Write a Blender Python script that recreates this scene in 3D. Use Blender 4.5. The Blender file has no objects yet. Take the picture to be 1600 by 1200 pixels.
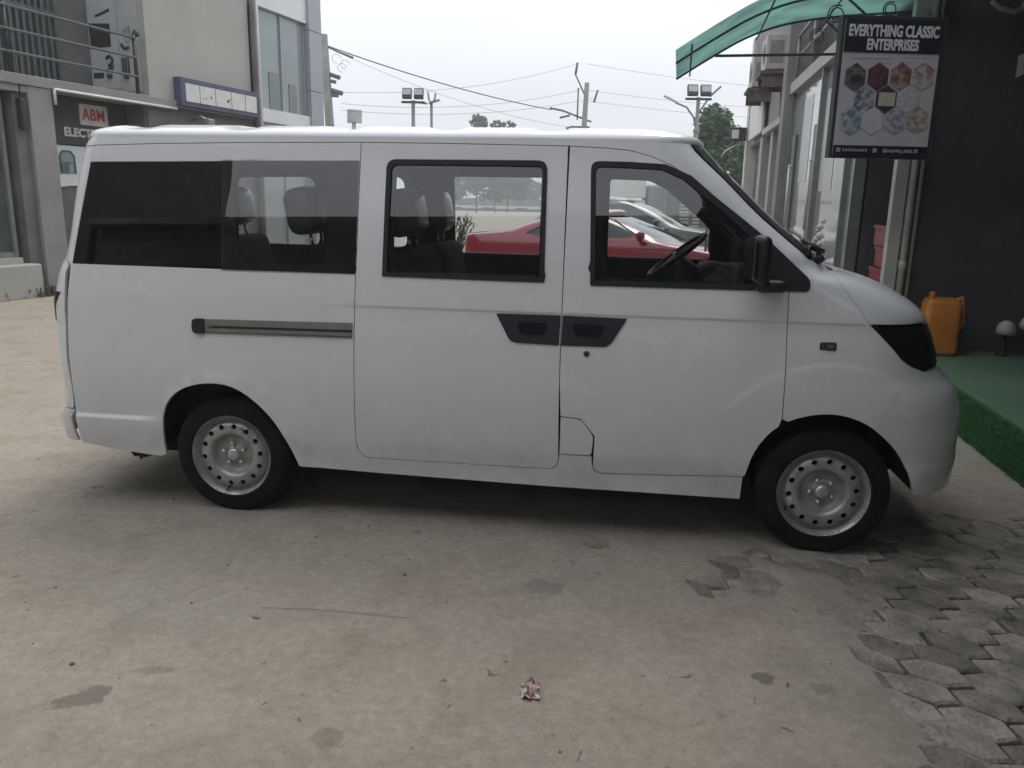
import bpy, bmesh, math, random
from math import sin, cos, pi, radians, sqrt
from mathutils import Vector, Matrix, noise
from mathutils.geometry import delaunay_2d_cdt
random.seed(7)
sc = bpy.context.scene
col = sc.collection

# ------------------------------------------------------------------ tags and objects
def tag(o, label=None, cat=None, group=None, kind=None):
    if label: o['label'] = label
    if cat: o['category'] = cat
    if group: o['group'] = group
    if kind: o['kind'] = kind
    return o

def empty(name, loc=(0, 0, 0), rz=0.0, label=None, cat=None, group=None):
    o = bpy.data.objects.new(name, None)
    col.objects.link(o)
    o.location = loc
    o.rotation_euler = (0, 0, rz)
    return tag(o, label, cat, group)

def link(name, me, mat=None, parent=None):
    o = bpy.data.objects.new(name, me)
    col.objects.link(o)
    if mat is not None:
        for m in (mat if isinstance(mat, (list, tuple)) else [mat]):
            me.materials.append(m)
    if parent is not None: o.parent = parent
    return o

class MB:
    """collects shapes into one mesh"""
    def __init__(self):
        self.bm = bmesh.new()
    def _faces(self, verts): return list({f for v in verts for f in v.link_faces})
    def box(self, c, s, rot=None, bev=0.0, seg=2, mi=0):
        M = Matrix.Translation(c)
        if rot is not None:
            M = M @ (rot if isinstance(rot, Matrix) else Matrix.Rotation(rot, 4, 'Z'))
        M = M @ Matrix.Diagonal((s[0], s[1], s[2], 1))
        r = bmesh.ops.create_cube(self.bm, size=1.0, matrix=M)
        vs = r['verts']
        if mi:
            for f in self._faces(vs): f.material_index = mi
        if bev > 0:
            es = list({e for v in vs for e in v.link_edges})
            bmesh.ops.bevel(self.bm, geom=es, offset=bev, segments=seg, profile=0.5, affect='EDGES')
        return self
    def b2(self, x0, x1, y0, y1, z0, z1, bev=0.0, mi=0, seg=2):
        return self.box(((x0+x1)/2, (y0+y1)/2, (z0+z1)/2), (abs(x1-x0), abs(y1-y0), abs(z1-z0)), None, bev, seg, mi)
    def tube(self, pts, r, n=8, mi=0, caps=True):
        pts = [Vector(p) for p in pts]
        rs = r if isinstance(r, (list, tuple)) else [r]*len(pts)
        rings = []
        pu = None
        for i, p in enumerate(pts):
            d = (pts[min(i+1, len(pts)-1)] - pts[max(i-1, 0)]).normalized()
            if pu is None:
                a = Vector((0, 0, 1)) if abs(d.z) < 0.9 else Vector((1, 0, 0))
                pu = d.cross(a).normalized()
            else:
                pu = (pu - d*pu.dot(d)).normalized()
            w = d.cross(pu)
            rings.append([self.bm.verts.new(p + (pu*cos(2*pi*k/n) + w*sin(2*pi*k/n))*rs[i]) for k in range(n)])
        for a, b in zip(rings, rings[1:]):
            for k in range(n):
                f = self.bm.faces.new((a[k], a[(k+1) % n], b[(k+1) % n], b[k])); f.smooth = True; f.material_index = mi
        if caps:
            for ring, rev in ((rings[0], True), (rings[-1], False)):
                f = self.bm.faces.new(ring[::-1] if rev else ring); f.material_index = mi
        return self
    def lathe(self, prof, c=(0, 0, 0), axis='Z', n=24, mi=0):
        """prof: list of (radius, height along axis)"""
        c = Vector(c)
        def P(r, h, a):
            if axis == 'Z': return c + Vector((r*cos(a), r*sin(a), h))
            if axis == 'Y': return c + Vector((r*cos(a), h, r*sin(a)))
            return c + Vector((h, r*cos(a), r*sin(a)))
        rings = []
        for r, h in prof:
            if r < 1e-5: rings.append([self.bm.verts.new(P(0, h, 0))])
            else: rings.append([self.bm.verts.new(P(r, h, 2*pi*k/n)) for k in range(n)])
        for a, b in zip(rings, rings[1:]):
            for k in range(n):
                k2 = (k+1) % n
                if len(a) == 1 and len(b) == 1: continue
                if len(a) == 1: vs = (a[0], b[k2], b[k])
                elif len(b) == 1: vs = (a[k], a[k2], b[0])
                else: vs = (a[k], a[k2], b[k2], b[k])
                f = self.bm.faces.new(vs); f.smooth = True; f.material_index = mi
        return self
    def prism(self, poly, f3, depth, mi=0):
        """poly 2D points; f3(a,b,d) -> 3D; extruded from d=0 to d=depth"""
        n = len(poly)
        a = [self.bm.verts.new(f3(p[0], p[1], 0.0)) for p in poly]
        b = [self.bm.verts.new(f3(p[0], p[1], depth)) for p in poly]
        for fs in (a, b[::-1]):
            f = self.bm.faces.new(fs); f.material_index = mi
        for k in range(n):
            f = self.bm.faces.new((a[(k+1) % n], a[k], b[k], b[(k+1) % n])); f.material_index = mi
        return self
    def quad(self, pts, mi=0, smooth=False):
        f = self.bm.faces.new([self.bm.verts.new(p) for p in pts]); f.material_index = mi; f.smooth = smooth
        return self
    def build(self, name, mat, parent=None, recalc=True, smooth=False):
        if recalc: bmesh.ops.recalc_face_normals(self.bm, faces=self.bm.faces[:])
        me = bpy.data.meshes.new(name)
        self.bm.to_mesh(me); self.bm.free()
        if smooth:
            for p in me.polygons: p.use_smooth = True
        return link(name, me, mat, parent)

def slabs(name, mat_, parent, boxes, bev=0.0):
    """one part per box"""
    return [MB().b2(*q, bev).build(name, mat_, parent) for q in boxes]

def text_mesh(name, s, size, mat, parent, M, sx=1.0, bold=0.0, depth=0.002, align='CENTER'):
    cu = bpy.data.curves.new(name, 'FONT')
    cu.body = s; cu.size = size; cu.align_x = align; cu.align_y = 'CENTER'
    cu.offset = bold; cu.extrude = depth; cu.resolution_u = 3
    t = bpy.data.objects.new(name, cu); col.objects.link(t)
    bpy.context.view_layer.update()
    dg = bpy.context.evaluated_depsgraph_get()
    me = bpy.data.meshes.new_from_object(t.evaluated_get(dg))
    bpy.data.objects.remove(t)
    me.transform(Matrix.Diagonal((sx, 1, 1, 1)))
    me.transform(M)
    me.materials.clear()
    return link(name, me, mat, parent)

# ------------------------------------------------------------------ materials
def mat(name, c, rough=0.6, metal=0.0, var=0.0, vs=3.0, bump=0.0, bs=40.0, c2=None, thr=(0.4, 0.65), spec=0.5, coat=0.0, detail=6.0):
    m = bpy.data.materials.new(name); m.use_nodes = True
    nt = m.node_tree; N = nt.nodes; L = nt.links
    b = N['Principled BSDF']
    b.inputs['Roughness'].default_value = rough
    b.inputs['Metallic'].default_value = metal
    b.inputs['Specular IOR Level'].default_value = spec
    b.inputs['Coat Weight'].default_value = coat
    b.inputs['Coat Roughness'].default_value = 0.06
    tc = N.new('ShaderNodeTexCoord')
    if var > 0 or c2 is not None:
        n = N.new('ShaderNodeTexNoise'); n.inputs['Scale'].default_value = vs; n.inputs['Detail'].default_value = detail
        n.inputs['Roughness'].default_value = 0.62
        L.new(tc.outputs['Object'], n.inputs['Vector'])
        r = N.new('ShaderNodeValToRGB')
        r.color_ramp.elements[0].position = thr[0]; r.color_ramp.elements[1].position = thr[1]
        if c2 is None:
            r.color_ramp.elements[0].color = (*[x*(1-var) for x in c], 1)
            r.color_ramp.elements[1].color = (*[min(1, x*(1+var)) for x in c], 1)
        else:
            r.color_ramp.elements[0].color = (*c, 1); r.color_ramp.elements[1].color = (*c2, 1)
        L.new(n.outputs['Fac'], r.inputs['Fac']); L.new(r.outputs['Color'], b.inputs['Base Color'])
    else:
        b.inputs['Base Color'].default_value = (*c, 1)
    if bump > 0:
        n2 = N.new('ShaderNodeTexNoise'); n2.inputs['Scale'].default_value = bs; n2.inputs['Detail'].default_value = 8
        L.new(tc.outputs['Object'], n2.inputs['Vector'])
        bp = N.new('ShaderNodeBump'); bp.inputs['Strength'].default_value = bump; bp.inputs['Distance'].default_value = 0.02
        L.new(n2.outputs['Fac'], bp.inputs['Height']); L.new(bp.outputs['Normal'], b.inputs['Normal'])
    return m

def glass(name, tint, refl=1.0, rough=0.0, grime=0.0):
    """thin sheet: clear through, fresnel reflection"""
    m = bpy.data.materials.new(name); m.use_nodes = True
    nt = m.node_tree; N = nt.nodes; L = nt.links
    N.remove(N['Principled BSDF'])
    out = N['Material Output']
    tr = N.new('ShaderNodeBsdfTransparent'); tr.inputs['Color'].default_value = (*tint, 1)
    gl = N.new('ShaderNodeBsdfGlossy'); gl.inputs['Roughness'].default_value = rough
    gl.inputs['Color'].default_value = (refl, refl, refl, 1)
    fr = N.new('ShaderNodeFresnel'); fr.inputs['IOR'].default_value = 1.75
    mx = N.new('ShaderNodeMixShader')
    L.new(fr.outputs['Fac'], mx.inputs['Fac']); L.new(tr.outputs[0], mx.inputs[1]); L.new(gl.outputs[0], mx.inputs[2])
    last = mx
    if grime > 0:
        df = N.new('ShaderNodeBsdfDiffuse'); df.inputs['Color'].default_value = (.5, .48, .45, 1)
        m2 = N.new('ShaderNodeMixShader'); m2.inputs['Fac'].default_value = grime
        L.new(mx.outputs[0], m2.inputs[1]); L.new(df.outputs[0], m2.inputs[2]); last = m2
    L.new(last.outputs[0], out.inputs['Surface'])
    return m

# ------------------------------------------------------------------ 2D helpers
def interp(tab):
    """monotone cubic through (x, y) pairs"""
    xs = [t[0] for t in tab]; ys = [t[1] for t in tab]; n = len(xs)
    d = [(ys[i+1]-ys[i])/(xs[i+1]-xs[i]) for i in range(n-1)]
    m = [d[0]] + [0 if d[i-1]*d[i] <= 0 else 2*d[i-1]*d[i]/(d[i-1]+d[i]) for i in range(1, n-1)] + [d[-1]]
    def f(x):
        if x <= xs[0]: return ys[0]
        if x >= xs[-1]: return ys[-1]
        i = 0
        while xs[i+1] < x: i += 1
        h = xs[i+1]-xs[i]; t = (x-xs[i])/h
        return (ys[i]*(1+2*t)*(1-t)**2 + m[i]*h*t*(1-t)**2 + ys[i+1]*t*t*(3-2*t) + m[i+1]*h*t*t*(t-1))
    return f

def sstep(a, b, x):
    t = max(0.0, min(1.0, (x-a)/(b-a))); return t*t*(3-2*t)

def inpoly(p, poly):
    x, y = p; r = False; n = len(poly); j = n-1
    for i in range(n):
        xi, yi = poly[i]; xj, yj = poly[j]
        if (yi > y) != (yj > y) and x < (xj-xi)*(y-yi)/(yj-yi)+xi: r = not r
        j = i
    return r

def dense(poly, step):
    out = []
    n = len(poly)
    for i in range(n):
        a = poly[i]; b = poly[(i+1) % n]
        k = max(1, int(math.ceil(math.hypot(b[0]-a[0], b[1]-a[1])/step)))
        for j in range(k): out.append((a[0]+(b[0]-a[0])*j/k, a[1]+(b[1]-a[1])*j/k))
    return out

def rnd(poly, radii, seg=5):
    """round polygon corners"""
    n = len(poly); out = []
    for i in range(n):
        r = radii[i] if isinstance(radii, (list, tuple)) else radii
        p = Vector(poly[i]); a = Vector(poly[i-1]); b = Vector(poly[(i+1) % n])
        if r <= 0: out.append(tuple(p)); continue
        da = (a-p); db = (b-p)
        q = min(r, da.length*0.45, db.length*0.45)
        A = p+da.normalized()*q; B = p+db.normalized()*q
        for k in range(seg+1):
            t = k/seg
            out.append(tuple(A*(1-t)**2 + p*2*t*(1-t) + B*t*t))
    return out

def area2(poly):
    return sum(poly[i][0]*poly[(i+1) % len(poly)][1]-poly[(i+1) % len(poly)][0]*poly[i][1] for i in range(len(poly)))/2

def inset(poly, d):
    """move polygon edges inward by d"""
    n = len(poly); s = 1 if area2(poly) > 0 else -1; out = []
    for i in range(n):
        p = Vector(poly[i]); a = (p-Vector(poly[i-1])); b = (Vector(poly[(i+1) % n])-p)
        if a.length < 1e-7: a = b
        if b.length < 1e-7: b = a
        a.normalize(); b.normalize()
        na = Vector((-a.y, a.x))*s; nb = Vector((-b.y, b.x))*s
        m = na+nb
        if m.length < 1e-4: m = na
        m.normalize()
        k = max(0.45, m.dot(na))
        out.append(tuple(p+m*(d/k)))
    return out

def dline(pts, step):
    out = [pts[0]]
    for a, b in zip(pts, pts[1:]):
        k = max(1, int(math.ceil(math.hypot(b[0]-a[0], b[1]-a[1])/step)))
        out += [(a[0]+(b[0]-a[0])*j/k, a[1]+(b[1]-a[1])*j/k) for j in range(1, k+1)]
    return out

def chaikin(pts, it=2):
    for _ in range(it):
        q = [pts[0]]
        for a, b in zip(pts, pts[1:]):
            q += [(a[0]*.75+b[0]*.25, a[1]*.75+b[1]*.25), (a[0]*.25+b[0]*.75, a[1]*.25+b[1]*.75)]
        q.append(pts[-1]); pts = q
    return pts

# ------------------------------------------------------------------ vehicle shell: plan outline at every height
DX = 3.4
class Shell:
    def __init__(self, b, uf, Lf, ur, Lr, nf=3.2, nr=2.8, extra=None):
        self.b = interp(b); self.uf = interp(uf); self.Lf = interp(Lf); self.ur = interp(ur); self.Lr = interp(Lr)
        self.nf = nf; self.nr = nr; self.extra = extra
    def uv(self, X, w):
        b = self.b(w); uf = self.uf(w); Lf = self.Lf(w); ur = self.ur(w); Lr = self.Lr(w)
        uc = uf-Lf; rc = ur+Lr
        if X > DX:
            t = min(1.0, X-DX)*pi/2
            return uc+Lf*sin(t)**(2/self.nf), b*max(0, cos(t))**(2/self.nf)
        if X < 0:
            t = min(1.0, -X)*pi/2
            return rc-Lr*sin(t)**(2/self.nr), b*max(0, cos(t))**(2/self.nr)
        return rc+(uc-rc)*X/DX, b
    def dom(self, u, w):
        uf = self.uf(w); Lf = self.Lf(w); ur = self.ur(w); Lr = self.Lr(w)
        uc = uf-Lf; rc = ur+Lr
        if u > uc:
            x = min(0.9999, (u-uc)/Lf); return DX+math.asin(x**(self.nf/2))/(pi/2)
        if u < rc:
            x = min(0.9999, (rc-u)/Lr); return -math.asin(x**(self.nr/2))/(pi/2)
        return DX*(u-rc)/(uc-rc)
    def P0(self, X, w):
        u, v = self.uv(X, w)
        if self.extra and v > 1e-4: v += self.extra(u, w)
        return Vector((u, -v, w))
    def N(self, X, w):
        h = 0.003
        a = self.P0(min(X+h, DX+1), w)-self.P0(max(X-h, -1), w); b = self.P0(X, w+h)-self.P0(X, w-h)
        if a.length < 1e-8: a = Vector((0, 1, 0))
        n = a.cross(b)
        n.normalize()
        if X > DX+0.995: n.y = 0; n.normalize()
        return n
    def vfind(self, u, w):
        return self.uv(self.dom(u, w), w)[1]

def panel_tris(sh, outer, holes, step, wmul=1.0, pre=False, rows=(), arcs=()):
    """outer/holes in (u,w) (or already in domain when pre); returns domain points, triangles"""
    def conv(poly):
        d = dense(poly, step)
        return d if pre else [(sh.dom(u, w), w) for u, w in d]
    lo = [conv(outer)] + [conv(h) for h in holes]
    pts = []; edges = []
    for l in lo:
        k = len(pts); pts += l
        edges += [(k+i, k+(i+1) % len(l)) for i in range(len(l))]
    nb = len(pts)
    xs = [p[0] for p in lo[0]]; ys = [p[1] for p in lo[0]]
    cell = {}
    for p in pts: cell.setdefault((int(p[0]//step), int(p[1]//step)), []).append(p)
    sx = step; sy = step*wmul
    iy = 0; y = min(ys)+sy*.5
    m = step*0.45*min(1, wmul*1.2)
    while y < max(ys):
        x = min(xs)+sx*(0.5 if iy % 2 else 0.0)
        while x < max(xs):
            if inpoly((x, y), lo[0]) and not any(inpoly((x, y), h) for h in lo[1:]):
                cx, cy = int(x//step), int(y//step)
                if all((p[0]-x)**2+(p[1]-y)**2 > m*m for i in (-1, 0, 1) for j in (-1, 0, 1) for p in cell.get((cx+i, cy+j), ())):
                    pts.append((x, y))
            x += sx
        y += sy; iy += 1
    if rows:
        pts = pts[:nb]+[p for p in pts[nb:] if all(abs(p[1]-r) > .010 for r in rows)]
        for r in rows:
            x = min(xs)
            while x < max(xs):
                if inpoly((x, r), lo[0]) and not any(inpoly((x, r), h) for h in lo[1:]):
                    cx, cy = int(x//step), int(r//step)
                    if all((p[0]-x)**2+(p[1]-r)**2 > .0001 for i in (-1, 0, 1) for j in (-1, 0, 1) for p in cell.get((cx+i, cy+j), ())): pts.append((x, r))
                x += step*.7
    if arcs:
        cu, cw, r0, r1 = arcs
        keep = pts[:nb]
        for p in pts[nb:]:
            u = sh.uv(*p)[0]; r = math.hypot(u-cu, p[1]-cw)
            if not (r0-.014 < r < r1+.014 and p[1] > cw) or any(abs(p[1]-q) < 1e-6 for q in rows): keep.append(p)
        for i in range(5):
            r = r0+(r1-r0)*i/4
            for k in range(60):
                a = pi*k/59
                p = (sh.dom(cu+r*cos(a), cw+r*sin(a)), cw+r*sin(a))
                if inpoly(p, lo[0]) and not any(inpoly(p, h) for h in lo[1:]): keep.append(p)
        pts = keep
    vs, es, fs, *_ = delaunay_2d_cdt([Vector(p) for p in pts], edges, [], 0, 1e-6)
    vs = [tuple(v) for v in vs]
    tri = []
    for f in fs:
        c = (sum(vs[i][0] for i in f)/len(f), sum(vs[i][1] for i in f)/len(f))
        if inpoly(c, lo[0]) and not any(inpoly(c, h) for h in lo[1:]): tri.append(tuple(f))
    return vs, tri

def shell_mesh(name, sh, outer, holes=(), off=0.0, flange=0.016, step=0.045, side=1, mirror=False, wmul=1.0, pre=False, offf=None, rows=(), arcs=()):
    vs, tri = panel_tris(sh, outer, holes, step, wmul, pre, rows, arcs)
    sides = (1, -1) if mirror else (side,)
    V = []; F = []; LN = []
    for s in sides:
        base = len(V)
        pos = []; nor = []
        for X, w in vs:
            n = sh.N(X, w)
            p = sh.P0(X, w)+n*(off + (offf(X, w) if offf else 0))
            if s < 0: p = Vector((p.x, -p.y, p.z)); n = Vector((n.x, -n.y, n.z))
            pos.append(p); nor.append(n)
        V += pos
        bd = {}
        for t in tri:
            a, b, c = (pos[i] for i in t[:3])
            fn = (b-a).cross(c-a)
            t2 = t if fn.dot(nor[t[0]]+nor[t[1]]+nor[t[2]]) > 0 else t[::-1]
            F.append(tuple(base+i for i in t2)); LN += [nor[i] for i in t2]
            for i in range(len(t2)):
                e = (t2[i], t2[(i+1) % len(t2)])
                if (e[1], e[0]) in bd: del bd[(e[1], e[0])]
                else: bd[e] = 1
        if flange:
            for a, b in bd:
                # leave the mirror seam open
                if mirror and min(vs[a][0], vs[b][0]) > DX+.998: continue
                if mirror and max(vs[a][0], vs[b][0]) < -.998: continue
                k = len(V)
                A, B = pos[a], pos[b]
                V += [A, B, B-nor[b]*flange, A-nor[a]*flange]
                F.append((k+1, k, k+3, k+2))
                fn = (A-B).cross((A-nor[a]*flange)-B)
                fn = fn.normalized() if fn.length > 0 else nor[a]
                LN += [fn]*4
    me = bpy.data.meshes.new(name)
    me.from_pydata([tuple(v) for v in V], [], F)
    for p in me.polygons: p.use_smooth = True
    if len(me.loops) == len(LN):
        me.normals_split_custom_set([tuple(n) for n in LN])
    return me

def shell_part(name, sh, mat_, parent, outer, holes=(), **k):
    return link(name, shell_mesh(name, sh, outer, holes, **k), mat_, parent)

def dome(name, sh, w0, H, mat_, parent, n=2.6, ribs=None, rows=14, inner=0.0, wpin=None):
    """roof: the outline at height w0 drawn in towards a spine while it rises by H"""
    Xs = [-1+0.06*i for i in range(17)]
    Xs = [x for x in Xs if x < 0] + [DX*i/60 for i in range(61)] + [DX+0.06*i for i in range(1, 17)] + [DX+1.0]
    loop = [sh.uv(X, w0) for X in Xs]
    full = [(u, -v) for u, v in loop] + [(u, v) for u, v in reversed(loop[1:-1])]
    us = sh.ur(w0)+0.75; ue = sh.uf(w0)-0.75
    V = []; F = []
    m = len(full)
    for r in range(rows+1):
        ph = (r/rows)*pi/2
        k = max(0.0, cos(ph))**(2/n); z = w0+H*sin(ph)**(2/n)
        for u, v in full:
            cu = max(us, min(ue, u))
            pu = cu+(u-cu)*k; pv = v*k
            zz = z+(ribs(pu, pv, k) if ribs else 0)
            V.append((pu, pv*(1-inner), zz-inner))
    for r in range(rows):
        for i in range(m):
            j = (i+1) % m
            F.append((r*m+i, r*m+j, (r+1)*m+j, (r+1)*m+i))
    bm = bmesh.new()
    vv = [bm.verts.new(p) for p in V]
    for f in F:
        fc = bm.faces.new([vv[i] for i in f]); fc.smooth = True
    bmesh.ops.remove_doubles(bm, verts=bm.verts[:], dist=1e-4)
    bmesh.ops.recalc_face_normals(bm, faces=bm.faces[:])
    me = bpy.data.meshes.new(name); bm.to_mesh(me); bm.free()
    return link(name, me, mat_, parent)
# ------------------------------------------------------------------ colours
def paint_mat():
    m = mat('white_paint', (.72, .73, .735), .26, coat=.6)
    nt = m.node_tree; N = nt.nodes; L = nt.links; b = N['Principled BSDF']
    tc = N['Texture Coordinate'] if 'Texture Coordinate' in N else N.new('ShaderNodeTexCoord')
    def nz(s, d, r=.6):
        n = N.new('ShaderNodeTexNoise'); n.inputs['Scale'].default_value = s; n.inputs['Detail'].default_value = d; n.inputs['Roughness'].default_value = r
        L.new(tc.outputs['Object'], n.inputs['Vector']); return n.outputs['Fac']
    # dusty film in patches, thickest as splashes along the sills
    sp = N.new('ShaderNodeSeparateXYZ'); L.new(tc.outputs['Object'], sp.inputs[0])
    h = N.new('ShaderNodeMapRange'); h.inputs[1].default_value = .75; h.inputs[2].default_value = .25; h.inputs[3].default_value = .0; h.inputs[4].default_value = .42
    L.new(sp.outputs[2], h.inputs[0])
    r = N.new('ShaderNodeValToRGB'); r.color_ramp.elements[0].position = .38; r.color_ramp.elements[1].position = .70
    L.new(nz(4.5, 8, .7), r.inputs['Fac'])
    mu = N.new('ShaderNodeMath'); mu.operation = 'MULTIPLY'; L.new(h.outputs[0], mu.inputs[0]); L.new(r.outputs[0], mu.inputs[1])
    r2 = N.new('ShaderNodeMapRange'); r2.inputs[1].default_value = .4; r2.inputs[2].default_value = .75; r2.inputs[3].default_value = .0; r2.inputs[4].default_value = .09
    L.new(nz(1.3, 7, .65), r2.inputs[0])
    ad = N.new('ShaderNodeMath'); ad.operation = 'ADD'; L.new(mu.outputs[0], ad.inputs[0]); L.new(r2.outputs[0], ad.inputs[1])
    mx = N.new('ShaderNodeMix'); mx.data_type = 'RGBA'; mx.inputs[6].default_value = (.80, .81, .83, 1); mx.inputs[7].default_value = (.40, .37, .33, 1)
    L.new(ad.outputs[0], mx.inputs[0]); L.new(mx.outputs[2], b.inputs['Base Color'])
    rr = N.new('ShaderNodeMapRange'); rr.inputs[3].default_value = .12; rr.inputs[4].default_value = .40; L.new(nz(2.2, 6), rr.inputs[0]); L.new(rr.outputs[0], b.inputs['Roughness'])
    b.inputs['Coat Roughness'].default_value = .1
    # panels are never quite flat
    bp = N.new('ShaderNodeBump'); bp.inputs['Strength'].default_value = .10; bp.inputs['Distance'].default_value = .03
    L.new(nz(1.7, 1.5), bp.inputs['Height']); L.new(bp.outputs['Normal'], b.inputs['Normal']); L.new(bp.outputs['Normal'], b.inputs['Coat Normal'])
    return m
M = dict(
 paint=paint_mat(),
 dark=mat('black_plastic', (.016, .017, .019), .5, var=.2, vs=20, bump=.1, bs=200),
 hand=mat('slate_plastic', (.024, .030, .038), .42, var=.2, vs=12),
 ledge=mat('grey_ledge', (.34, .34, .34), .6),
 gloss=mat('black_gloss', (.010, .012, .016), .16, coat=.4),
 under=mat('underbody', (.012, .012, .013), .9, var=.3, vs=8),
 rubber=mat('window_rubber', (.014, .015, .017), .55),
 tyre=mat('tyre_rubber', (.010, .010, .012), .85, var=.35, vs=9, bump=.25, bs=60, spec=.25),
 steel=mat('wheel_steel', (.24, .235, .23), .36, metal=.4, c2=(.44, .435, .43), vs=14, thr=(.25, .55)),
 hub=mat('hub_steel', (.62, .61, .60), .28, metal=.6, var=.15, vs=30),
 alu=mat('rail_metal', (.30, .28, .265), .42, metal=.5, var=.1, vs=14),
 trim=mat('cabin_trim', (.045, .046, .05), .8, var=.15, vs=5),
 headl=mat('roof_lining', (.16, .16, .165), .9, var=.1, vs=5),
 seat=mat('seat_cloth', (.022, .023, .027), .9, var=.25, vs=30, bump=.1, bs=300),
 plastic_wrap=mat('grey_headrest_cover', (.14, .14, .15), .35, var=.1, vs=12, coat=.5),
 chrome=mat('chrome', (.6, .6, .6), .15, metal=1.0),
 lamp_red=mat('tail_lamp_red', (.10, .012, .012), .18, coat=.8, var=.3, vs=25),
 lampglass=mat('headlamp_cover', (.012, .013, .016), .08, coat=1.0, var=.4, vs=10),
 amber=mat('side_lamp_lens', (.22, .18, .15), .2, var=.4, vs=60),
 clear=glass('window_glass', (.88, .90, .90), grime=.008),
 privacy=glass('privacy_glass', (.05, .055, .06), grime=.002),
 screen=glass('windscreen_glass', (.6, .66, .64), grime=.01),
)

# ------------------------------------------------------------------ the white minivan
VO = Vector((-1.40625, 3.75318, 0)); VA = Vector((.99155, -.12972, 0)); VN = Vector((-.12972, -.99155, 0))
HB = 0.80
van = empty('minivan', tuple(VO-VN*HB), math.atan2(VA.y, VA.x),
            'white high roof minivan with black door handles and silver steel wheels, parked side on', 'minivan')
INS = [(0, .06), (.25, .045), (.45, .015), (.75, 0), (1.05, .018), (1.15, .03), (1.4, .065), (1.65, .105), (1.85, .145), (1.93, .2)]
insf = interp(INS)
def van_extra(u, w):
    e = 0.0
    # waistline crease, fender bulge round the front wheel, ledge low on the rear quarter
    e += 0.0045*(sstep(1.062, 1.078, w)-1)*sstep(1.12, 1.09, w)*sstep(.5, .8, u)*-1 if False else 0.0
    if u > .4: e -= 0.0045*sstep(1.074, 1.066, w)*sstep(.93, 1.05, w)*sstep(.4, .9, u)
    r = sqrt((u-2.83)**2+(w-.33)**2)
    e += 0.003*sstep(.576, .552, r)*sstep(.60, .80, w)*sstep(3.15, 2.9, u)
    r2 = sqrt((u-.02)**2+(w-.31)**2)
    e += 0.006*sstep(.43, .39, r2)
    e -= 0.007*sstep(.665, .645, w)*sstep(2.98, 3.12, u)
    e += 0.010*sstep(.47, .44, w)*sstep(3.15, 3.25, u)
    e += 0.016*sstep(.488, .462, w)*sstep(-.33, -.42, u)
    return e
SV = Shell(
 b=[(w, HB-i) for w, i in INS],
 uf=[(0.2, 3.48), (0.24, 3.50), (0.312, 3.531), (0.45, 3.535), (0.6, 3.528), (0.72, 3.505), (0.79, 3.468), (0.82, 3.426), (0.875, 3.396), (0.95, 3.377), (1.06, 3.33), (1.1, 3.301), (1.13, 3.269), (1.16, 3.222), (1.19, 3.17), (1.22, 3.106), (1.25, 3.02), (1.28, 2.886), (1.31, 2.829), (1.335, 2.802), (1.42, 2.695), (1.524, 2.566), (1.66, 2.423), (1.79, 2.279), (1.84, 2.236), (1.93, 2.0)],
 Lf=[(.2, .60), (.9, .60), (1.06, .58), (1.2, .52), (1.335, .32), (1.9, .30)],
 ur=[(0.2, -0.95), (0.33, -0.981), (0.4, -0.991), (0.455, -0.991), (0.475, -0.982), (0.5, -0.97), (0.6, -0.958), (0.76, -0.963), (0.85, -0.963), (0.95, -0.966), (1.02, -0.973), (1.1, -0.959), (1.19, -0.938), (1.225, -0.91), (1.3, -0.865), (1.56, -0.82), (1.78, -0.77), (1.85, -0.731), (1.93, -0.5)],
 Lr=[(.2, .20), (1.2, .20), (1.3, .15), (1.9, .15)], extra=van_extra)
UC, VC = 1.88, HB+3.54-.0
def fx(p):
    """a point read on the flat side plane -> the same line of sight on the curved body"""
    ua, wa = p
    vq = HB-insf(wa); u, w = ua, wa; v = vq
    for _ in range(25):
        v2 = SV.vfind(min(u, SV.uf(w)-.004), w); v = v*.5+v2*.5
        t = (VC-v)/(VC-vq)
        u = UC+(ua-UC)*t; w = 1.57+(wa-1.57)*t
    return (min(u, SV.uf(w)-.004), w)
def FX(l): return [fx(p) for p in l]

DRIP = FX([(.687, 1.806), (1.1, 1.805), (1.636, 1.80), (1.80, 1.793), (1.902, 1.784), (2.0, 1.758), (2.084, 1.722), (2.225, 1.627), (2.367, 1.508), (2.53, 1.368), (2.579, 1.325), (2.603, 1.29), (2.617, 1.245)])
DRIPR = [(-.70, 1.770), (-.6, 1.779), (-.3, 1.79), (.1, 1.798), (.551, 1.804)]
RARCH = chaikin([(-.33, .345), (-.314, .522), (-.236, .625), (-.082, .676), (.08, .662), (.233, .537), (.318, .393), (.364, .264)])
FARCH = chaikin(FX([(2.482, .24), (2.49, .355), (2.523, .5), (2.622, .627), (2.806, .684), (2.97, .653), (3.119, .537), (3.198, .406), (3.228, .313)]))
G = 0.0019
REAR = [(-.785, .50), (-.783, .76), (-.773, 1.043), (-.752, 1.215)]
def rp(l): return inset(l, G)
CREASE = [1.060, 1.066, 1.070, 1.074, 1.080]

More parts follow.
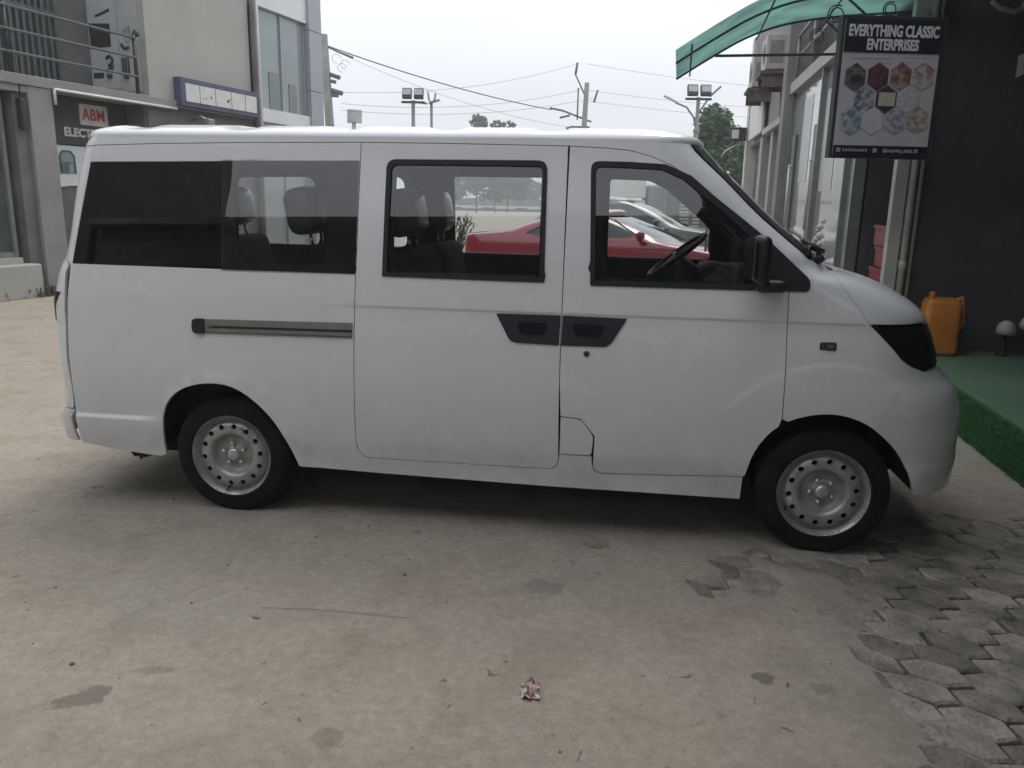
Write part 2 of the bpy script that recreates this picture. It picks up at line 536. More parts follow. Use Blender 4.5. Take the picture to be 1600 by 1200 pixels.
quarter = REAR+[(-.775, 1.24), (-.725, 1.6), (-.70, 1.770)]+DRIPR[1:]+[(.687, 1.806), (.676, 1.2), (.666, .6), (.664, .414), (.672, .37), (.695, .342), (.718, .333), (1.0, .333), (1.604, .333), (1.630, .35), (1.640, .379), (1.6425, .412), (1.796, .412), (1.80, .36), (1.815, .335), (1.844, .326), (2.2, .340), (2.484, .355), (2.482, .24), (1.6, .241), (.792, .252), (.372, .262)]+RARCH[::-1]+[(-.33, .285), (-.354, .272), (-.6, .297), (-.775, .326)]
WHOLE = [(-.645, 1.702), (.68, 1.725), (.674, 1.216), (-.742, 1.222)]
SL = FX([(.687, 1.806), (1.1, 1.805), (1.631, 1.80), (1.634, 1.213), (1.635, .753), (1.6415, .379), (1.63, .35), (1.604, .333), (.718, .333), (.695, .342), (.672, .37), (.664, .414), (.666, .6), (.676, 1.2)])
mwo = rnd([(.81, 1.732), (1.542, 1.736), (1.549, 1.205), (.802, 1.209)], [.045, .045, .006, .006])
mwi = rnd([(.832, 1.709), (1.522, 1.711), (1.528, 1.226), (.823, 1.230)], [.03, .03, .006, .006])
mwh = inset(mwo, .008)
FD = [p for p in DRIP if p[0] > 1.62]
FDoor = FD+[(2.607, 1.19), (2.618, .9), (2.625, .642)]+[p for p in FARCH[::-1] if 2.47 < p[0] < 2.62 and p[1] > .36]+[(2.49, .357), (2.2, .342), (1.844, .328), (1.815, .337), (1.80, .36), (1.802, .44), (1.803, .513), (1.737, .592), (1.6435, .5995), (1.635, .753), (1.634, 1.213)]
fwo = rnd(FX([(1.733, 1.737), (1.9, 1.735), (2.056, 1.727), (2.168, 1.68), (2.282, 1.587), (2.4, 1.499), (2.507, 1.417), (2.60, 1.335), (2.694, 1.252), (2.694, 1.203), (2.4, 1.201), (1.754, 1.199)]), [.04, 0, 0, 0, 0, 0, 0, 0, .02, .03, 0, .006])
fwi = rnd(FX([(1.757, 1.713), (1.9, 1.711), (2.045, 1.704), (2.14, 1.664), (2.25, 1.575), (2.36, 1.490), (2.455, 1.412), (2.455, 1.228), (1.774, 1.222)]), [.025, 0, 0, 0, 0, 0, .01, .01, .006])
fwh = inset(fwi, -.012)
flap = rnd([(1.645, .5965), (1.738, .590), (1.800, .511), (1.7935, .415), (1.645, .415)], [.004, .02, .02, .02, .004])
HL = FX([(2.958, 1.070), (3.0, 1.03), (3.054, .976), (3.095, .93), (3.14, .899)])
HL = dline(HL, .015)+FX([(3.19, .882)])
KA = min(range(len(FARCH)), key=lambda i: abs(FARCH[i][0]-3.03)+(9 if FARCH[i][1] < .45 else 0))
BS = dline(FX([(3.14, .899), (3.105, .80)])+[FARCH[KA]], .015)
HS = dline(FX([(2.738, 1.325), (2.823, 1.238), (2.890, 1.155), (2.955, 1.073)]), .015)
FEND = FX([(2.617, 1.245)])+[(2.607, 1.19), (2.618, .9), (2.625, .642)]
FEND = FEND+[p for p in FARCH[:KA] if p[0] > 2.63 and p[1] > .45]+BS[::-1]+HL[:-1][::-1]+HS[::-1]

for s, near in ((1, True), (-1, False)):
    q = shell_part('side_panel', SV, M['paint'], van, rp(quarter), [WHOLE], side=s, rows=CREASE+[.458, .466, .474, .482, .490])
    d = shell_part('sliding_door', SV, M['paint'], van, rp(SL), [mwh], side=s, rows=CREASE)
    shell_part('window_frame', SV, M['rubber'], d, mwo, [mwi], off=.004, flange=.02, side=s, step=.06)
    shell_part('window', SV, M['clear'], d, inset(mwi, -.004), off=-.009, flange=0, side=s, step=.06)
    f = shell_part('front_door', SV, M['paint'], van, rp(FDoor), [fwh], side=s, rows=CREASE, arcs=(2.83, .33, .545, .590))
    shell_part('window_frame', SV, M['rubber'], f, fwo, [fwi], off=.004, flange=.02, side=s, step=.05)
    shell_part('window', SV, M['clear'], f, inset(fwi, -.004), off=-.009, flange=0, side=s, step=.028)
    fl = shell_part('fuel_flap', SV, M['paint'], van, inset(flap, .001), side=s, step=.05)
    shell_part('front_wing', SV, M['paint'], van, rp(FEND), side=s, step=.035, rows=CREASE, arcs=(2.83, .33, .545, .590))
    # glass of the rear quarter: fixed dark pane, then the slightly proud sliding pane
    ap = rnd([(.075, 1.690), (.53, 1.694), (.53, 1.255), (.085, 1.252)], .06)
    sp = inset(rnd([(.016, 1.722), (.683, 1.727), (.677, 1.214), (.018, 1.211)], .006), .001)
    ap2 = rnd([(-.57, 1.675), (-.05, 1.685), (-.05, 1.255), (-.65, 1.252)], .06)
    rpn = inset(rnd([(-.643, 1.701), (.018, 1.712), (.018, 1.228), (-.742, 1.222)], .006), .001)
    shell_part('quarter_surround', SV, M['gloss'], q, rpn, [ap2], off=-.008, side=s, step=.06)
    shell_part('quarter_window', SV, M['privacy'] if near else M['clear'], q, rpn, off=-.001, flange=0, side=s, step=.06)
    shell_part('window_surround', SV, M['rubber'], q, sp, [ap], off=-.004, side=s, step=.06)
    shell_part('sliding_pane', SV, M['clear'], q, sp, off=.002, flange=0, side=s, step=.07)
    # cabin lining
    trim_o = [(-.66, 1.745), (1.9, 1.765), (2.08, 1.725), (2.27, 1.6), (2.43, 1.46), (2.62, 1.3), (2.62, .72), (-.72, .72), (-.74, 1.2)]
    hol = [inset(ap, -.0), inset(ap2, 0), rnd([(.845, 1.70), (1.515, 1.703), (1.52, 1.232), (.84, 1.232)], .02), rnd([(1.80, 1.70), (2.03, 1.695), (2.13, 1.65), (2.36, 1.465), (2.42, 1.40), (2.42, 1.235), (1.80, 1.235)], .02)]
    for a_, c_ in ((.85, 1.51), (1.81, 2.41)): shell_part('window_ledge', SV, M['ledge'], van, [(a_, 1.222), (c_, 1.222), (c_, 1.236), (a_, 1.236)], off=-.034, side=s, step=.1, flange=.02)
    shell_part('cabin_lining', SV, M['trim'], van, trim_o, hol, off=-.03, side=s, step=.05, flange=.02)
    shell_part('sill_lining', SV, M['under'], van, [(.40, .70), (2.42, .70), (2.42, .27), (.44, .28)], off=-.03, side=s, step=.1, flange=0)
    # door handles: wedge shaped black plates with a pull
    hp = rnd([(1.336, 1.061), (1.6295, 1.063), (1.6265, .929), (1.425, .933), (1.40, .945)], [.008, .002, .002, .02, .02])
    h1 = shell_part('door_handle', SV, M['hand'], d, hp, off=.004, flange=.008, side=s, step=.05)
    shell_part('pull', SV, M['gloss'], h1, rnd([(1.435, 1.025), (1.57, 1.026), (1.555, .975), (1.45, .975)], .012), off=.010, flange=.008, side=s, step=.05)
    hp = rnd([(1.639, 1.063), (1.925, 1.060), (1.858, .945), (1.835, .931), (1.637, .929)], [.002, .008, .02, .02, .002])
    h2 = shell_part('door_handle', SV, M['hand'], f, hp, off=.004, flange=.008, side=s, step=.05)
    shell_part('pull', SV, M['gloss'], h2, rnd([(1.685, 1.028), (1.83, 1.026), (1.81, .975), (1.70, .975)], .012), off=.010, flange=.008, side=s, step=.05)
    # lock barrel, side repeater, slide rail
    def disc(u, w, r, n=14): return [(u+r*cos(2*pi*k/n), w+r*sin(2*pi*k/n)) for k in range(n)]
    lk = shell_part('lock', SV, M['chrome'], f, disc(1.752, .896, .0145), off=.003, flange=.006, side=s, step=.03)
    shell_part('keyhole', SV, M['dark'], lk, disc(1.752, .895, .007, 10), off=.005, flange=.003, side=s, step=.03)
    rpt = shell_part('side_repeater', SV, M['chrome'], van, rnd(FX([(2.752, .992), (2.822, .993), (2.822, .956), (2.752, .958)]), .009), off=.004, flange=.006, side=s, step=.03)
    shell_part('lens', SV, M['dark'], rpt, rnd(FX([(2.770, .986), (2.815, .987), (2.815, .963), (2.770, .964)]), .006), off=.007, flange=.004, side=s, step=.03)
    shell_part('lens', SV, M['amber'], rpt, rnd(FX([(2.780, .982), (2.811, .983), (2.811, .967), (2.780, .968)]), .006), off=.009, flange=.004, side=s, step=.03)
    rl = shell_part('slide_rail', SV, M['alu'], q, [(-.075, .982), (.663, .992), (.663, .922), (-.072, .914)], off=.004, flange=.01, side=s, step=.05)
    shell_part('rail_slot', SV, M['dark'], rl, [(-.045, .952), (.663, .959), (.663, .948), (-.045, .941)], off=.006, flange=.003, side=s, step=.05)
    shell_part('rail_lip', SV, M['chrome'], rl, [(-.06, .925), (.663, .932), (.663, .924), (-.06, .917)], off=.007, flange=.004, side=s, step=.05)
    shell_part('rail_end', SV, M['dark'], rl, rnd([(-.127, .984), (-.068, .984), (-.066, .912), (-.127, .912)], [.036, .004, .004, .036]), off=.012, flange=.012, side=s, step=.03)
    shell_part('rail_stop', SV, M['chrome'], rl, disc(-.03, .946, .008, 8), off=.009, flange=.005, side=s, step=.03)
    # head lamp wraps round the corner
    hd = [(SV.dom(u, w), w) for u, w in dense(HL[:-1], 1)] if False else None
    HLd = [(SV.dom(u, w), w) for u, w in HL]
    lampo = HLd+[(DX+.5, .876), (DX+.62, .874), (DX+.78, .884), (DX+.80, 1.0), (DX+.78, 1.062), (DX+.5, 1.064)]
    h = shell_part('headlight', SV, M['lampglass'], van, inset(lampo, .003), pre=True, side=s, step=.04, off=-.001, flange=.02)
    # roof side rail and windscreen pillar
    wsX = DX+.36
    rs_o = [(SV.dom(u, w), w) for u, w in dense(DRIPR+DRIP, 5)[:-1]] if False else None
    rail = [(SV.dom(u, w), w) for u, w in (DRIPR+DRIP)]
    hs0 = (SV.dom(*HS[0]), HS[0][1])
    rail = rail+[hs0, (wsX, 1.338), (wsX, 1.45), (wsX, 1.60), (wsX, 1.72), (wsX, 1.826), (DX*.5, 1.828), (SV.dom(-.64, 1.80), 1.826)]
    shell_part('roof_rail', SV, M['paint'], van, rp(rail), pre=True, side=s, step=.05)
    # tail corner, lamp
    tl = rnd([(-.075, 1.085), (-.66, 1.085), (-.66, .93), (-.27, .935)], .012)
    RX = lambda l: [(SV.dom(u, w), w) for u, w in l]
    shell_part('tail_light', SV, M['lamp_red'], van, tl, pre=True, side=s, step=.04, off=.004, flange=.02)
    # wheel arch liner
    for ax in (0.015, 2.842):
        b = MB(); R = .392
        for k in range(14):
            a0 = .06+(pi-.06)*k/14; a1 = .06+(pi-.06)*(k+1)/14
            p = lambda a, y: (ax+R*cos(a), s*y, .297+R*sin(a))
            b.quad([p(a0, -.735), p(a1, -.735), p(a1, -.42), p(a0, -.42)], smooth=True)
            b.quad([p(a0, -.42), p(a1, -.42), (ax, -.42*s, .297)] if False else [p(a0, -.42), p(a1, -.42), (ax+.1*cos(a1), -.42*s, .297+.1*sin(a1)), (ax+.1*cos(a0), -.42*s, .297+.1*sin(a0))])
        b.build('wheel_arch_liner', M['under'], van, recalc=False)

# whole-width parts, built as two halves that meet on the centre line
half = lambda pts: pts
bl = [(SV.dom(u, w), w) for u, w in (HL[-1], HL[-2])]
BSd = [(SV.dom(u, w), w) for u, w in BS]
AR = [(SV.dom(u, w), w) for u, w in FARCH[KA+1:]]
bump = [(DX+1, .870), (DX+.62, .868)]+bl+BSd[1:]+AR+[(DX+.55, .312), (DX+1, .31)]
link('front_bumper', shell_mesh('front_bumper', SV, bump, pre=True, mirror=True, step=.045, wmul=.7), M['paint'], van)
link('front_grille', shell_mesh('front_grille', SV, [(DX+1, 1.062), (DX+.80, 1.062), (DX+.82, 1.0), (DX+.80, .884), (DX+1, .876)], pre=True, mirror=True, off=-.004), M['dark'], van)
HSd = [(SV.dom(u, w), w) for u, w in HS]
bon = [(DX+1, 1.070), (DX+.5, 1.071), (SV.dom(*HL[0])+.01, 1.075)]+HSd[1:][::-1]+[(HSd[0][0]+.02, 1.305), (DX+.42, 1.292), (DX+.7, 1.275), (DX+1, 1.268)]
link('bonnet', shell_mesh('bonnet', SV, bon, pre=True, mirror=True, step=.04, wmul=.5), M['paint'], van)
cow = [(HSd[0][0]+.03, 1.312), (DX+.42, 1.298), (DX+.7, 1.281), (DX+1, 1.274), (DX+1, 1.335), (DX+.38, 1.334)]
link('cowl_grille', shell_mesh('cowl_grille', SV, cow, pre=True, mirror=True, step=.04, wmul=.5, off=-.004), M['dark'], van)
ws = [(DX+.375, 1.343), (DX+1, 1.343), (DX+1, 1.815), (DX+.375, 1.815)]
wsi = [(DX+.46, 1.40), (DX+1.2, 1.40), (DX+1.2, 1.78), (DX+.46, 1.78)]
scr = link('windscreen', shell_mesh('windscreen', SV, ws, pre=True, mirror=True, step=.06, off=.001, flange=.01), M['screen'], van)
band = ws[:1]+[(DX+.44, 1.343), (DX+.44, 1.815)]+ws[3:]
for s in (1, -1): shell_part('windscreen_seal', SV, M['rubber'], van, band, pre=True, side=s, step=.06, off=.005, flange=.012)
# tail: gate, glass and bumper
g_lo = [(SV.dom(u, w), w) for u, w in ((-.797, .505), (-.796, .76), (-.786, 1.043), (-.764, 1.215), (-.783, 1.24), (-.733, 1.6), (-.708, 1.770), (-.69, 1.826))]
gate = g_lo+[(-1, 1.826), (-1, .505)]
gwin = [(-.60, 1.27), (-.60, 1.70), (-1.1, 1.70), (-1.1, 1.27)]
gt = link('tailgate', shell_mesh('tailgate', SV, gate, [gwin], pre=True, mirror=True, step=.045), M['paint'], van)
link('rear_window', shell_mesh('rear_window', SV, [(-.595, 1.265), (-.595, 1.705), (-1, 1.705), (-1, 1.265)], pre=True, mirror=True, off=-.004, flange=0), M['privacy'], gt)
rb = [(SV.dom(-.788, .497), .497), (-1, .497), (-1, .335), (SV.dom(-.79, .335), .335)]
link('rear_bumper', shell_mesh('rear_bumper', SV, rb, pre=True, mirror=True, step=.045), M['paint'], van)

def ribs(u, v, k):
    a = 0.0
    if k < .965:
        t = (u+.52)/.50
        fr = t-math.floor(t)
        g = sstep(.28, .33, fr)*sstep(1.0, .95, fr)
        a = -.014*(1-g)*sstep(.965, .93, k)*sstep(.0, .25, k)*sstep(-.75, -.55, u)*sstep(1.98, 1.85, u)
    return a
dome('roof', SV, 1.818, .088, M['paint'], van, n=2.7, ribs=ribs, rows=22)
dome('headlining', SV, 1.74, .10, M['headl'], van, n=3.0, rows=8, inner=.03)

b = MB(); b.b2(-.74, 3.12, -.62, .62, .255, .33); b.b2(.36, 2.48, -.74, .74, .26, .36)
b.b2(-.70, 2.65, -.56, .56, .36, .42); b.b2(3.10, 3.22, -.45, .45, .35, .85); b.b2(-.78, -.72, -.6, .6, .35, .5)
b.build('floor_pan', M['under'], van)
b = MB(); b.tube([(-.56, -.62, .30), (-.58, -.66, .262), (-.54, -.68, .243), (-.50, -.68, .240), (-.44, -.66, .262), (-.41, -.64, .30)], .012, 8)
b.tube([(-.59, -.66, .285), (-.545, -.68, .245)], .02, 8); b.tube([(-.525, -.68, .243), (-.525, -.68, .222)], .009, 6)
b.build('tow_hook', M['dark'], van)
b = MB(); b.tube([(.02, -.6, .297), (.02, .6, .297)], .05, 10); b.tube([(2.842, -.6, .297), (2.842, .6, .297)], .04, 10)
b.build('axle', M['under'], van)

# wheels
def rim_mesh(name):
    n = 14
    prof = interp([(0, -.036), (.028, -.034), (.034, -.042), (.07, -.054), (.085, -.052), (.098, -.034), (.106, -.016), (.118, -.010), (.15, -.012), (.166, -.022), (.174, -.046), (.185, -.052), (.190, -.022), (.196, -.008), (.205, 0.0)])
    outer = [(.205*cos(2*pi*k/56), .205*sin(2*pi*k/56)) for k in range(56)]
    holes = []
    for i in range(n):
        a = 2*pi*i/n+.11; cx, cy = .147*cos(a), .147*sin(a)
        holes.append([(cx+.0135*cos(2*pi*k/12), cy+.0135*sin(2*pi*k/12)) for k in range(12)])
    pts = []; edges = []
    for l in [outer]+holes:
        k = len(pts); pts += l; edges += [(k+i, k+(i+1) % len(l)) for i in range(len(l))]
    for r in (.198, .1905, .186, .179, .172, .166, .126, .119, .112, .106, .10, .094, .086, .07, .05, .036, .03, .02):
        m = 48 if r > .08 else 24
        for k in range(m): pts.append((r*cos(2*pi*k/m), r*sin(2*pi*k/m)))
    pts.append((0, 0))
    vs, es, fs, *_ = delaunay_2d_cdt([Vector(p) for p in pts], edges, [], 0, 1e-6)
    V = []; F = []
    for v in vs: V.append((v[0], prof(sqrt(v[0]**2+v[1]**2))*-1, v[1]))
    for f in fs:
        c = (sum(vs[i][0] for i in f)/3, sum(vs[i][1] for i in f)/3)
        if any(inpoly(c, h) for h in holes): continue
        F.append(tuple(f))
    me = bpy.data.meshes.new(name); me.from_pydata(V, [], F)
    bm = bmesh.new(); bm.from_mesh(me)
    for h in holes:
        a = [bm.verts.new((p[0], -prof(.147), p[1])) for p in h]; c = [bm.verts.new((p[0], -prof(.147)+.014, p[1])) for p in h]
        for k in range(12): bm.faces.new((a[k], a[(k+1) % 12], c[(k+1) % 12], c[k]))
    bmesh.ops.remove_doubles(bm, verts=bm.verts[:], dist=1e-5)
    for f in bm.faces:
        f.smooth = True
    bmesh.ops.recalc_face_normals(bm, faces=bm.faces[:])
    bm.to_mesh(me); bm.free()
    return me
def make_wheel(parent, loc, rot, rimm=None):
    w = bpy.data.objects.new('wheel', None); col.objects.link(w); w.parent = parent; w.location = loc; w.rotation_euler = rot
    # local -Y is the outer face, at y = 0
    b = MB()
    prof = [(.200, .006), (.207, -.001), (.214, -.004), (.225, -.003), (.243, .001), (.262, -.001), (.278, .006), (.288, .016), (.296, .028), (.300, .045), (.300, .055), (.296, .058), (.296, .062), (.300, .065), (.301, .085), (.296, .088), (.296, .092), (.301, .095), (.300, .125), (.292, .145), (.27, .165), (.205, .165)]
    b.lathe(prof, axis='Y', n=64)
    b.build('tyre', M['tyre'], w, recalc=True)
    r = link('rim', rim_mesh('rim'), M['steel'], w)
    b = MB()
    b.lathe([(.192, .062), (.187, .07), (.187, .15), (.20, .16)], axis='Y', n=48)
    b.lathe([(.165, .075), (.02, .075)], axis='Y', n=40)
    b.build('brake_drum', M['under'], w)
    b = MB()
    for i in range(5):
        a = 2*pi*i/5+.4
        b.lathe([(0, -.001), (.009, 0), (.011, .006), (.0125, .02), (.0125, .05)], c=(.054*cos(a), .024, .054*sin(a)), axis='Y', n=6)
    b.lathe([(0, .014), (.02, .0145), (.029, .019), (.031, .028), (.031, .04)], axis='Y', n=20)
    b.build('wheel_nut', M['hub'], r)
    b = MB(); b.tube([(.174*cos(-1.75), .03, .174*sin(-1.75)), (.182*cos(-1.75), -.006, .182*sin(-1.75))], .005, 6); b.build('valve', M['dark'], r)
    return w
wh = None
for i, (u, s, ra) in enumerate(((.015, 1, .0), (2.842, 1, .9), (.015, -1, .5), (2.842, -1, .2))):
    make_wheel(van, (u, -.768*s, .298), (0, ra, 0) if s > 0 else (0, ra, pi))

# mirrors, wiper, seats, wheel
for s in (1, -1):
    b = MB()
    b.box((0, 0, 0), (.066, .11, .195), None, .032, 4)
    b.bm.transform(Matrix.Translation((2.46, s*-.875, 1.345)) @ Matrix.Rotation(s*.22, 4, 'Z'))
    mh = b.build('wing_mirror', M['dark'], van, smooth=True)
    b = MB(); b.box((2.52, s*-.795, 1.228), (.12, .12, .05), None, .018, 3); b.tube([(2.50, s*-.80, 1.22), (2.485, s*-.845, 1.24), (2.47, s*-.865, 1.29)], .026, 8)
    b.build('mirror_arm', M['dark'], mh, smooth=True)
    b = MB(); b.box((2.413, s*-.885, 1.35), (.006, .118, .165), s*.22, .002); b.build('mirror_glass', M['chrome'], mh)
def onshell(X, w, off): return SV.P0(X, w)+SV.N(X, w)*off
b = MB()
b.tube([onshell(DX+.45, 1.325, .02), onshell(DX+.44, 1.35, .045), onshell(DX+.46, 1.395, .03)], .011, 6)
b.tube([onshell(DX+.36, 1.36, .022), onshell(DX+.6, 1.41, .022), onshell(DX+.9, 1.43, .022)], .007, 6)
b.tube([onshell(DX+.45, 1.325, .0), onshell(DX+.45, 1.325, .035)], .02, 8)
b.build('wiper', M['dark'], van)
b = MB(); b.tube([onshell(DX+.36, 1.345, .008), onshell(DX+.42, 1.365, .03), onshell(DX+.50, 1.335, .045)], .012, 6); b.build('wiper', M['dark'], van)

def seat(u, v, front=False, head=True):
    s_ = bpy.data.objects.new('seat', None); col.objects.link(s_); s_.parent = van; s_.location = (u, v, .42)
    b = MB(); b.box((.20, 0, .20), (.48, .50, .16), None, .05, 3); b.box((.2, 0, .06), (.36, .40, .13)); b.build('cushion', M['seat'], s_, smooth=False)
    b = MB(); b.box((0, 0, .56), (.14, .52, .70), Matrix.Rotation(-.20, 4, 'Y'), .06, 4); o = b.build('backrest', M['seat'], s_, smooth=True)
    if head:
        b = MB(); b.box((-.105, 0, 1.07), (.17, .30, .23), Matrix.Rotation(-.18, 4, 'Y'), .06, 5); b.build('headrest', M['plastic_wrap'], s_, smooth=True)
        b = MB(); b.tube([(-.06, -.07, .86), (-.08, -.07, .98)], .008, 6); b.tube([(-.06, .07, .86), (-.08, .07, .98)], .008, 6); b.build('headrest_post', M['chrome'], s_)
for u, v in ((.42, -.38), (.92, -.38), (.95, .12), (1.76, -.40), (1.76, .40), (-.35, -.36), (-.35, .36)): seat(u, v)
b = MB()
b.box((2.50, 0, 1.03), (.34, 1.30, .34), None, .08, 3); b.box((2.58, 0, 1.17), (.36, 1.2, .12), None, .03)
b.box((2.40, .38, 1.16), (.16, .34, .16), None, .05)
b.build('dashboard', M['trim'], van)
b = MB()
c = Vector((2.20, .38, 1.27)); ax = Vector((-.62, 0, .78)).normalized(); e1 = Vector((0, 1, 0)); e2 = ax.cross(e1)
ring = [c+(e1*cos(2*pi*k/28)+e2*sin(2*pi*k/28))*.19 for k in range(29)]
b.tube(ring, .015, 8)
for k in (0, 10, 18): b.tube([c, c+(e1*cos(2*pi*k/28)+e2*sin(2*pi*k/28))*.18], .014, 6)
b.tube([c-ax*.03, c-ax*.03+Vector((.32, 0, -.20))], .03, 8)
b.build('steering_wheel', M['dark'], van)
# ------------------------------------------------------------------ ground
def axis_vals(lo, hi, d0, d1, step, far):
    v = []; x = d0
    while x <= d1: v.append(x); x += step
    g = step; x = d1
    while x < hi: g *= 1.16; x += g; v.append(x)
    g = step; x = d0; l = []
    while x > lo: g *= 1.16; x -= g; l.append(x)
    return l[::-1]+v
gx = axis_vals(-700, 700, -3.6, 3.3, .026, 0); gy = axis_vals(-60, 900, 1.5, 5.0, .026, 0)
def expose(x, y):
    """where the sand is worn off the paving blocks"""
    ed = 1.36+.22*(y-2.9)+.18*noise.noise((x*1.3, y*1.3, 4.0))
    m = sstep(ed-.10, ed+.28, x)*sstep(1.75, 2.15, y)*sstep(4.1, 3.7, y)
    n = noise.noise((x*2.1+5, y*2.1, 1.0))*.6+noise.noise((x*5.3, y*5.3+9, 2.0))*.4
    band = sstep(.10, .75, x)*sstep(2.75, 3.05, y)*sstep(3.75, 3.3, y)
    m2 = sstep(.12, .42, n+.30*band)*sstep(-1.5, .2, x)*sstep(2.3, 2.7, y)*.60*(.06+.94*band)
    m3 = sstep(.25, .5, noise.noise((x*3+2, y*3+7, 5.0)))*.20*sstep(2.45, 2.15, y)*sstep(-.9, .3, x)
    m *= .82+.8*noise.noise((x*3.1, y*3.1, 11.0))+.5*noise.noise((x*8, y*8, 12.0))
    return max(0, min(1, max(m, m2, m3)))
def sand(x, y):
    if x < -3.7 or x > 3.4 or y < 1.4 or y > 5.2: return 0.004
    n = noise.fractal((x*1.7, y*1.7, 0), 1.0, 2.0, 4)*.006+noise.noise((x*9, y*9, 3))*.003+noise.noise((x*23, y*23, 8))*.0015
    t = .010+n-.033*expose(x, y)
    return t*sstep(3.3, 2.9, abs(x)) + .004*(1-sstep(3.3, 2.9, abs(x))) if abs(x) > 2.9 else t
V = [(x, y, sand(x, y)) for y in gy for x in gx]
nx = len(gx)
F = [(j*nx+i, j*nx+i+1, (j+1)*nx+i+1, (j+1)*nx+i) for j in range(len(gy)-1) for i in range(nx-1)]
me = bpy.data.meshes.new('ground'); me.from_pydata(V, [], F)
for p in me.polygons: p.use_smooth = True
def ground_mat():
    m = bpy.data.materials.new('sandy_ground'); m.use_nodes = True
    nt = m.node_tree; N = nt.nodes; L = nt.links; b = N['Principled BSDF']
    b.inputs['Roughness'].default_value = .95; b.inputs['Specular IOR Level'].default_value = .2
    tc = N.new('ShaderNodeTexCoord')
    def nz(sc_, det, ro=.6, dist=0):
        n = N.new('ShaderNodeTexNoise'); n.inputs['Scale'].default_value = sc_; n.inputs['Detail'].default_value = det; n.inputs['Roughness'].default_value = ro; n.inputs['Distortion'].default_value = dist
        L.new(tc.outputs['Object'], n.inputs['Vector']); return n.outputs['Fac']
    def ramp(f, *st):
        r = N.new('ShaderNodeValToRGB')
        while len(r.color_ramp.elements) < len(st): r.color_ramp.elements.new(.5)
        for e, (p, c) in zip(r.color_ramp.elements, st): e.position = p; e.color = (*c, 1)
        L.new(f, r.inputs['Fac']); return r.outputs['Color']
    def mix(f, a, c, mode='MIX'):
        x = N.new('ShaderNodeMix'); x.data_type = 'RGBA'; x.blend_type = mode
        if isinstance(f, float): x.inputs[0].default_value = f
        else: L.new(f, x.inputs[0])
        for k, q in ((6, a), (7, c)):
            if isinstance(q, tuple): x.inputs[k].default_value = (*q, 1)
            else: L.new(q, x.inputs[k])
        return x.outputs[2]
    base = ramp(nz(.9, 5), (.3, (.345, .298, .245)), (.5, (.35, .312, .26)), (.7, (.325, .306, .257)))
    fine = ramp(nz(26, 8, .7), (.3, (.80, .80, .80)), (.7, (1.1, 1.1, 1.1)))
    c = mix(1.0, base, fine, 'MULTIPLY')
    grain = ramp(nz(150, 4, .8), (.32, (.80, .79, .78)), (.68, (1.16, 1.15, 1.14)))
    c = mix(1.0, c, grain, 'MULTIPLY')
    blotch = ramp(nz(3.2, 7, .65, .6), (.46, (1, 1, 1)), (.62, (.80, .79, .78)), (.70, (.70, .69, .67)))
    c = mix(.62, c, blotch, 'MULTIPLY')
    speck = ramp(nz(13, 3, .5, 1.2), (.69, (0, 0, 0)), (.74, (1, 1, 1)))
    c = mix(speck, c, (.16, .14, .12))
    # a few named stains with an outline of their own
    geo = N.new('ShaderNodeSeparateXYZ'); L.new(tc.outputs['Object'], geo.inputs[0])
    def math_(op, a, b_=None):
        x = N.new('ShaderNodeMath'); x.operation = op
        for k, q in ((0, a), (1, b_)):
            if q is None: continue
            if isinstance(q, (int, float)): x.inputs[k].default_value = q
            else: L.new(q, x.inputs[k])
        return x.outputs[0]
    wob = nz(14, 7, .7)
    for (sx_, sy_, rx, ry, an, k) in ((-1.33, 2.235, .105, .05, .45, .62), (-1.17, 2.385, .085, .022, .1, .36), (.87, 2.42, .045, .035, 0, .75), (.16, 3.02, .10, .07, -.2, .35), (-.52, 2.06, .06, .05, 0, .35), (1.05, 2.35, .05, .04, 0, .4)):
        dx = math_('SUBTRACT', geo.outputs[0], sx_); dy = math_('SUBTRACT', geo.outputs[1], sy_)
        a = math_('ADD', math_('MULTIPLY', dx, cos(an)/rx), math_('MULTIPLY', dy, sin(an)/rx))
        d = math_('ADD', math_('MULTIPLY', dx, -sin(an)/ry), math_('MULTIPLY', dy, cos(an)/ry))
        r = math_('SQRT', math_('ADD', math_('MULTIPLY', a, a), math_('MULTIPLY', d, d)))
        r = math_('ADD', r, math_('MULTIPLY', math_('SUBTRACT', wob, .5), 3.0))
        mr = N.new('ShaderNodeMapRange'); mr.interpolation_type = 'SMOOTHSTEP'
        mr.inputs[1].default_value = 1.05; mr.inputs[2].default_value = .7; mr.inputs[3].default_value = 0; mr.inputs[4].default_value = k
        L.new(r, mr.inputs[0])
        c = mix(mr.outputs[0], c, (.12, .105, .09))
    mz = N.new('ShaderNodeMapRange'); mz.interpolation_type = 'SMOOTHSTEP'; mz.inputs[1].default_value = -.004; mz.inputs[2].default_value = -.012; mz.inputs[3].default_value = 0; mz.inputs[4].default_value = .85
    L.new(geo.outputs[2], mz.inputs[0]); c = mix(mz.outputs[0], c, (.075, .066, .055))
    L.new(c, b.inputs['Base Color'])
    bp = N.new('ShaderNodeBump'); bp.inputs['Strength'].default_value = .5; bp.inputs['Distance'].default_value = .012
    L.new(nz(38, 8, .7), bp.inputs['Height']); L.new(bp.outputs['Normal'], b.inputs['Normal'])
    return m
tag(link('ground', me, ground_mat()), kind='structure')

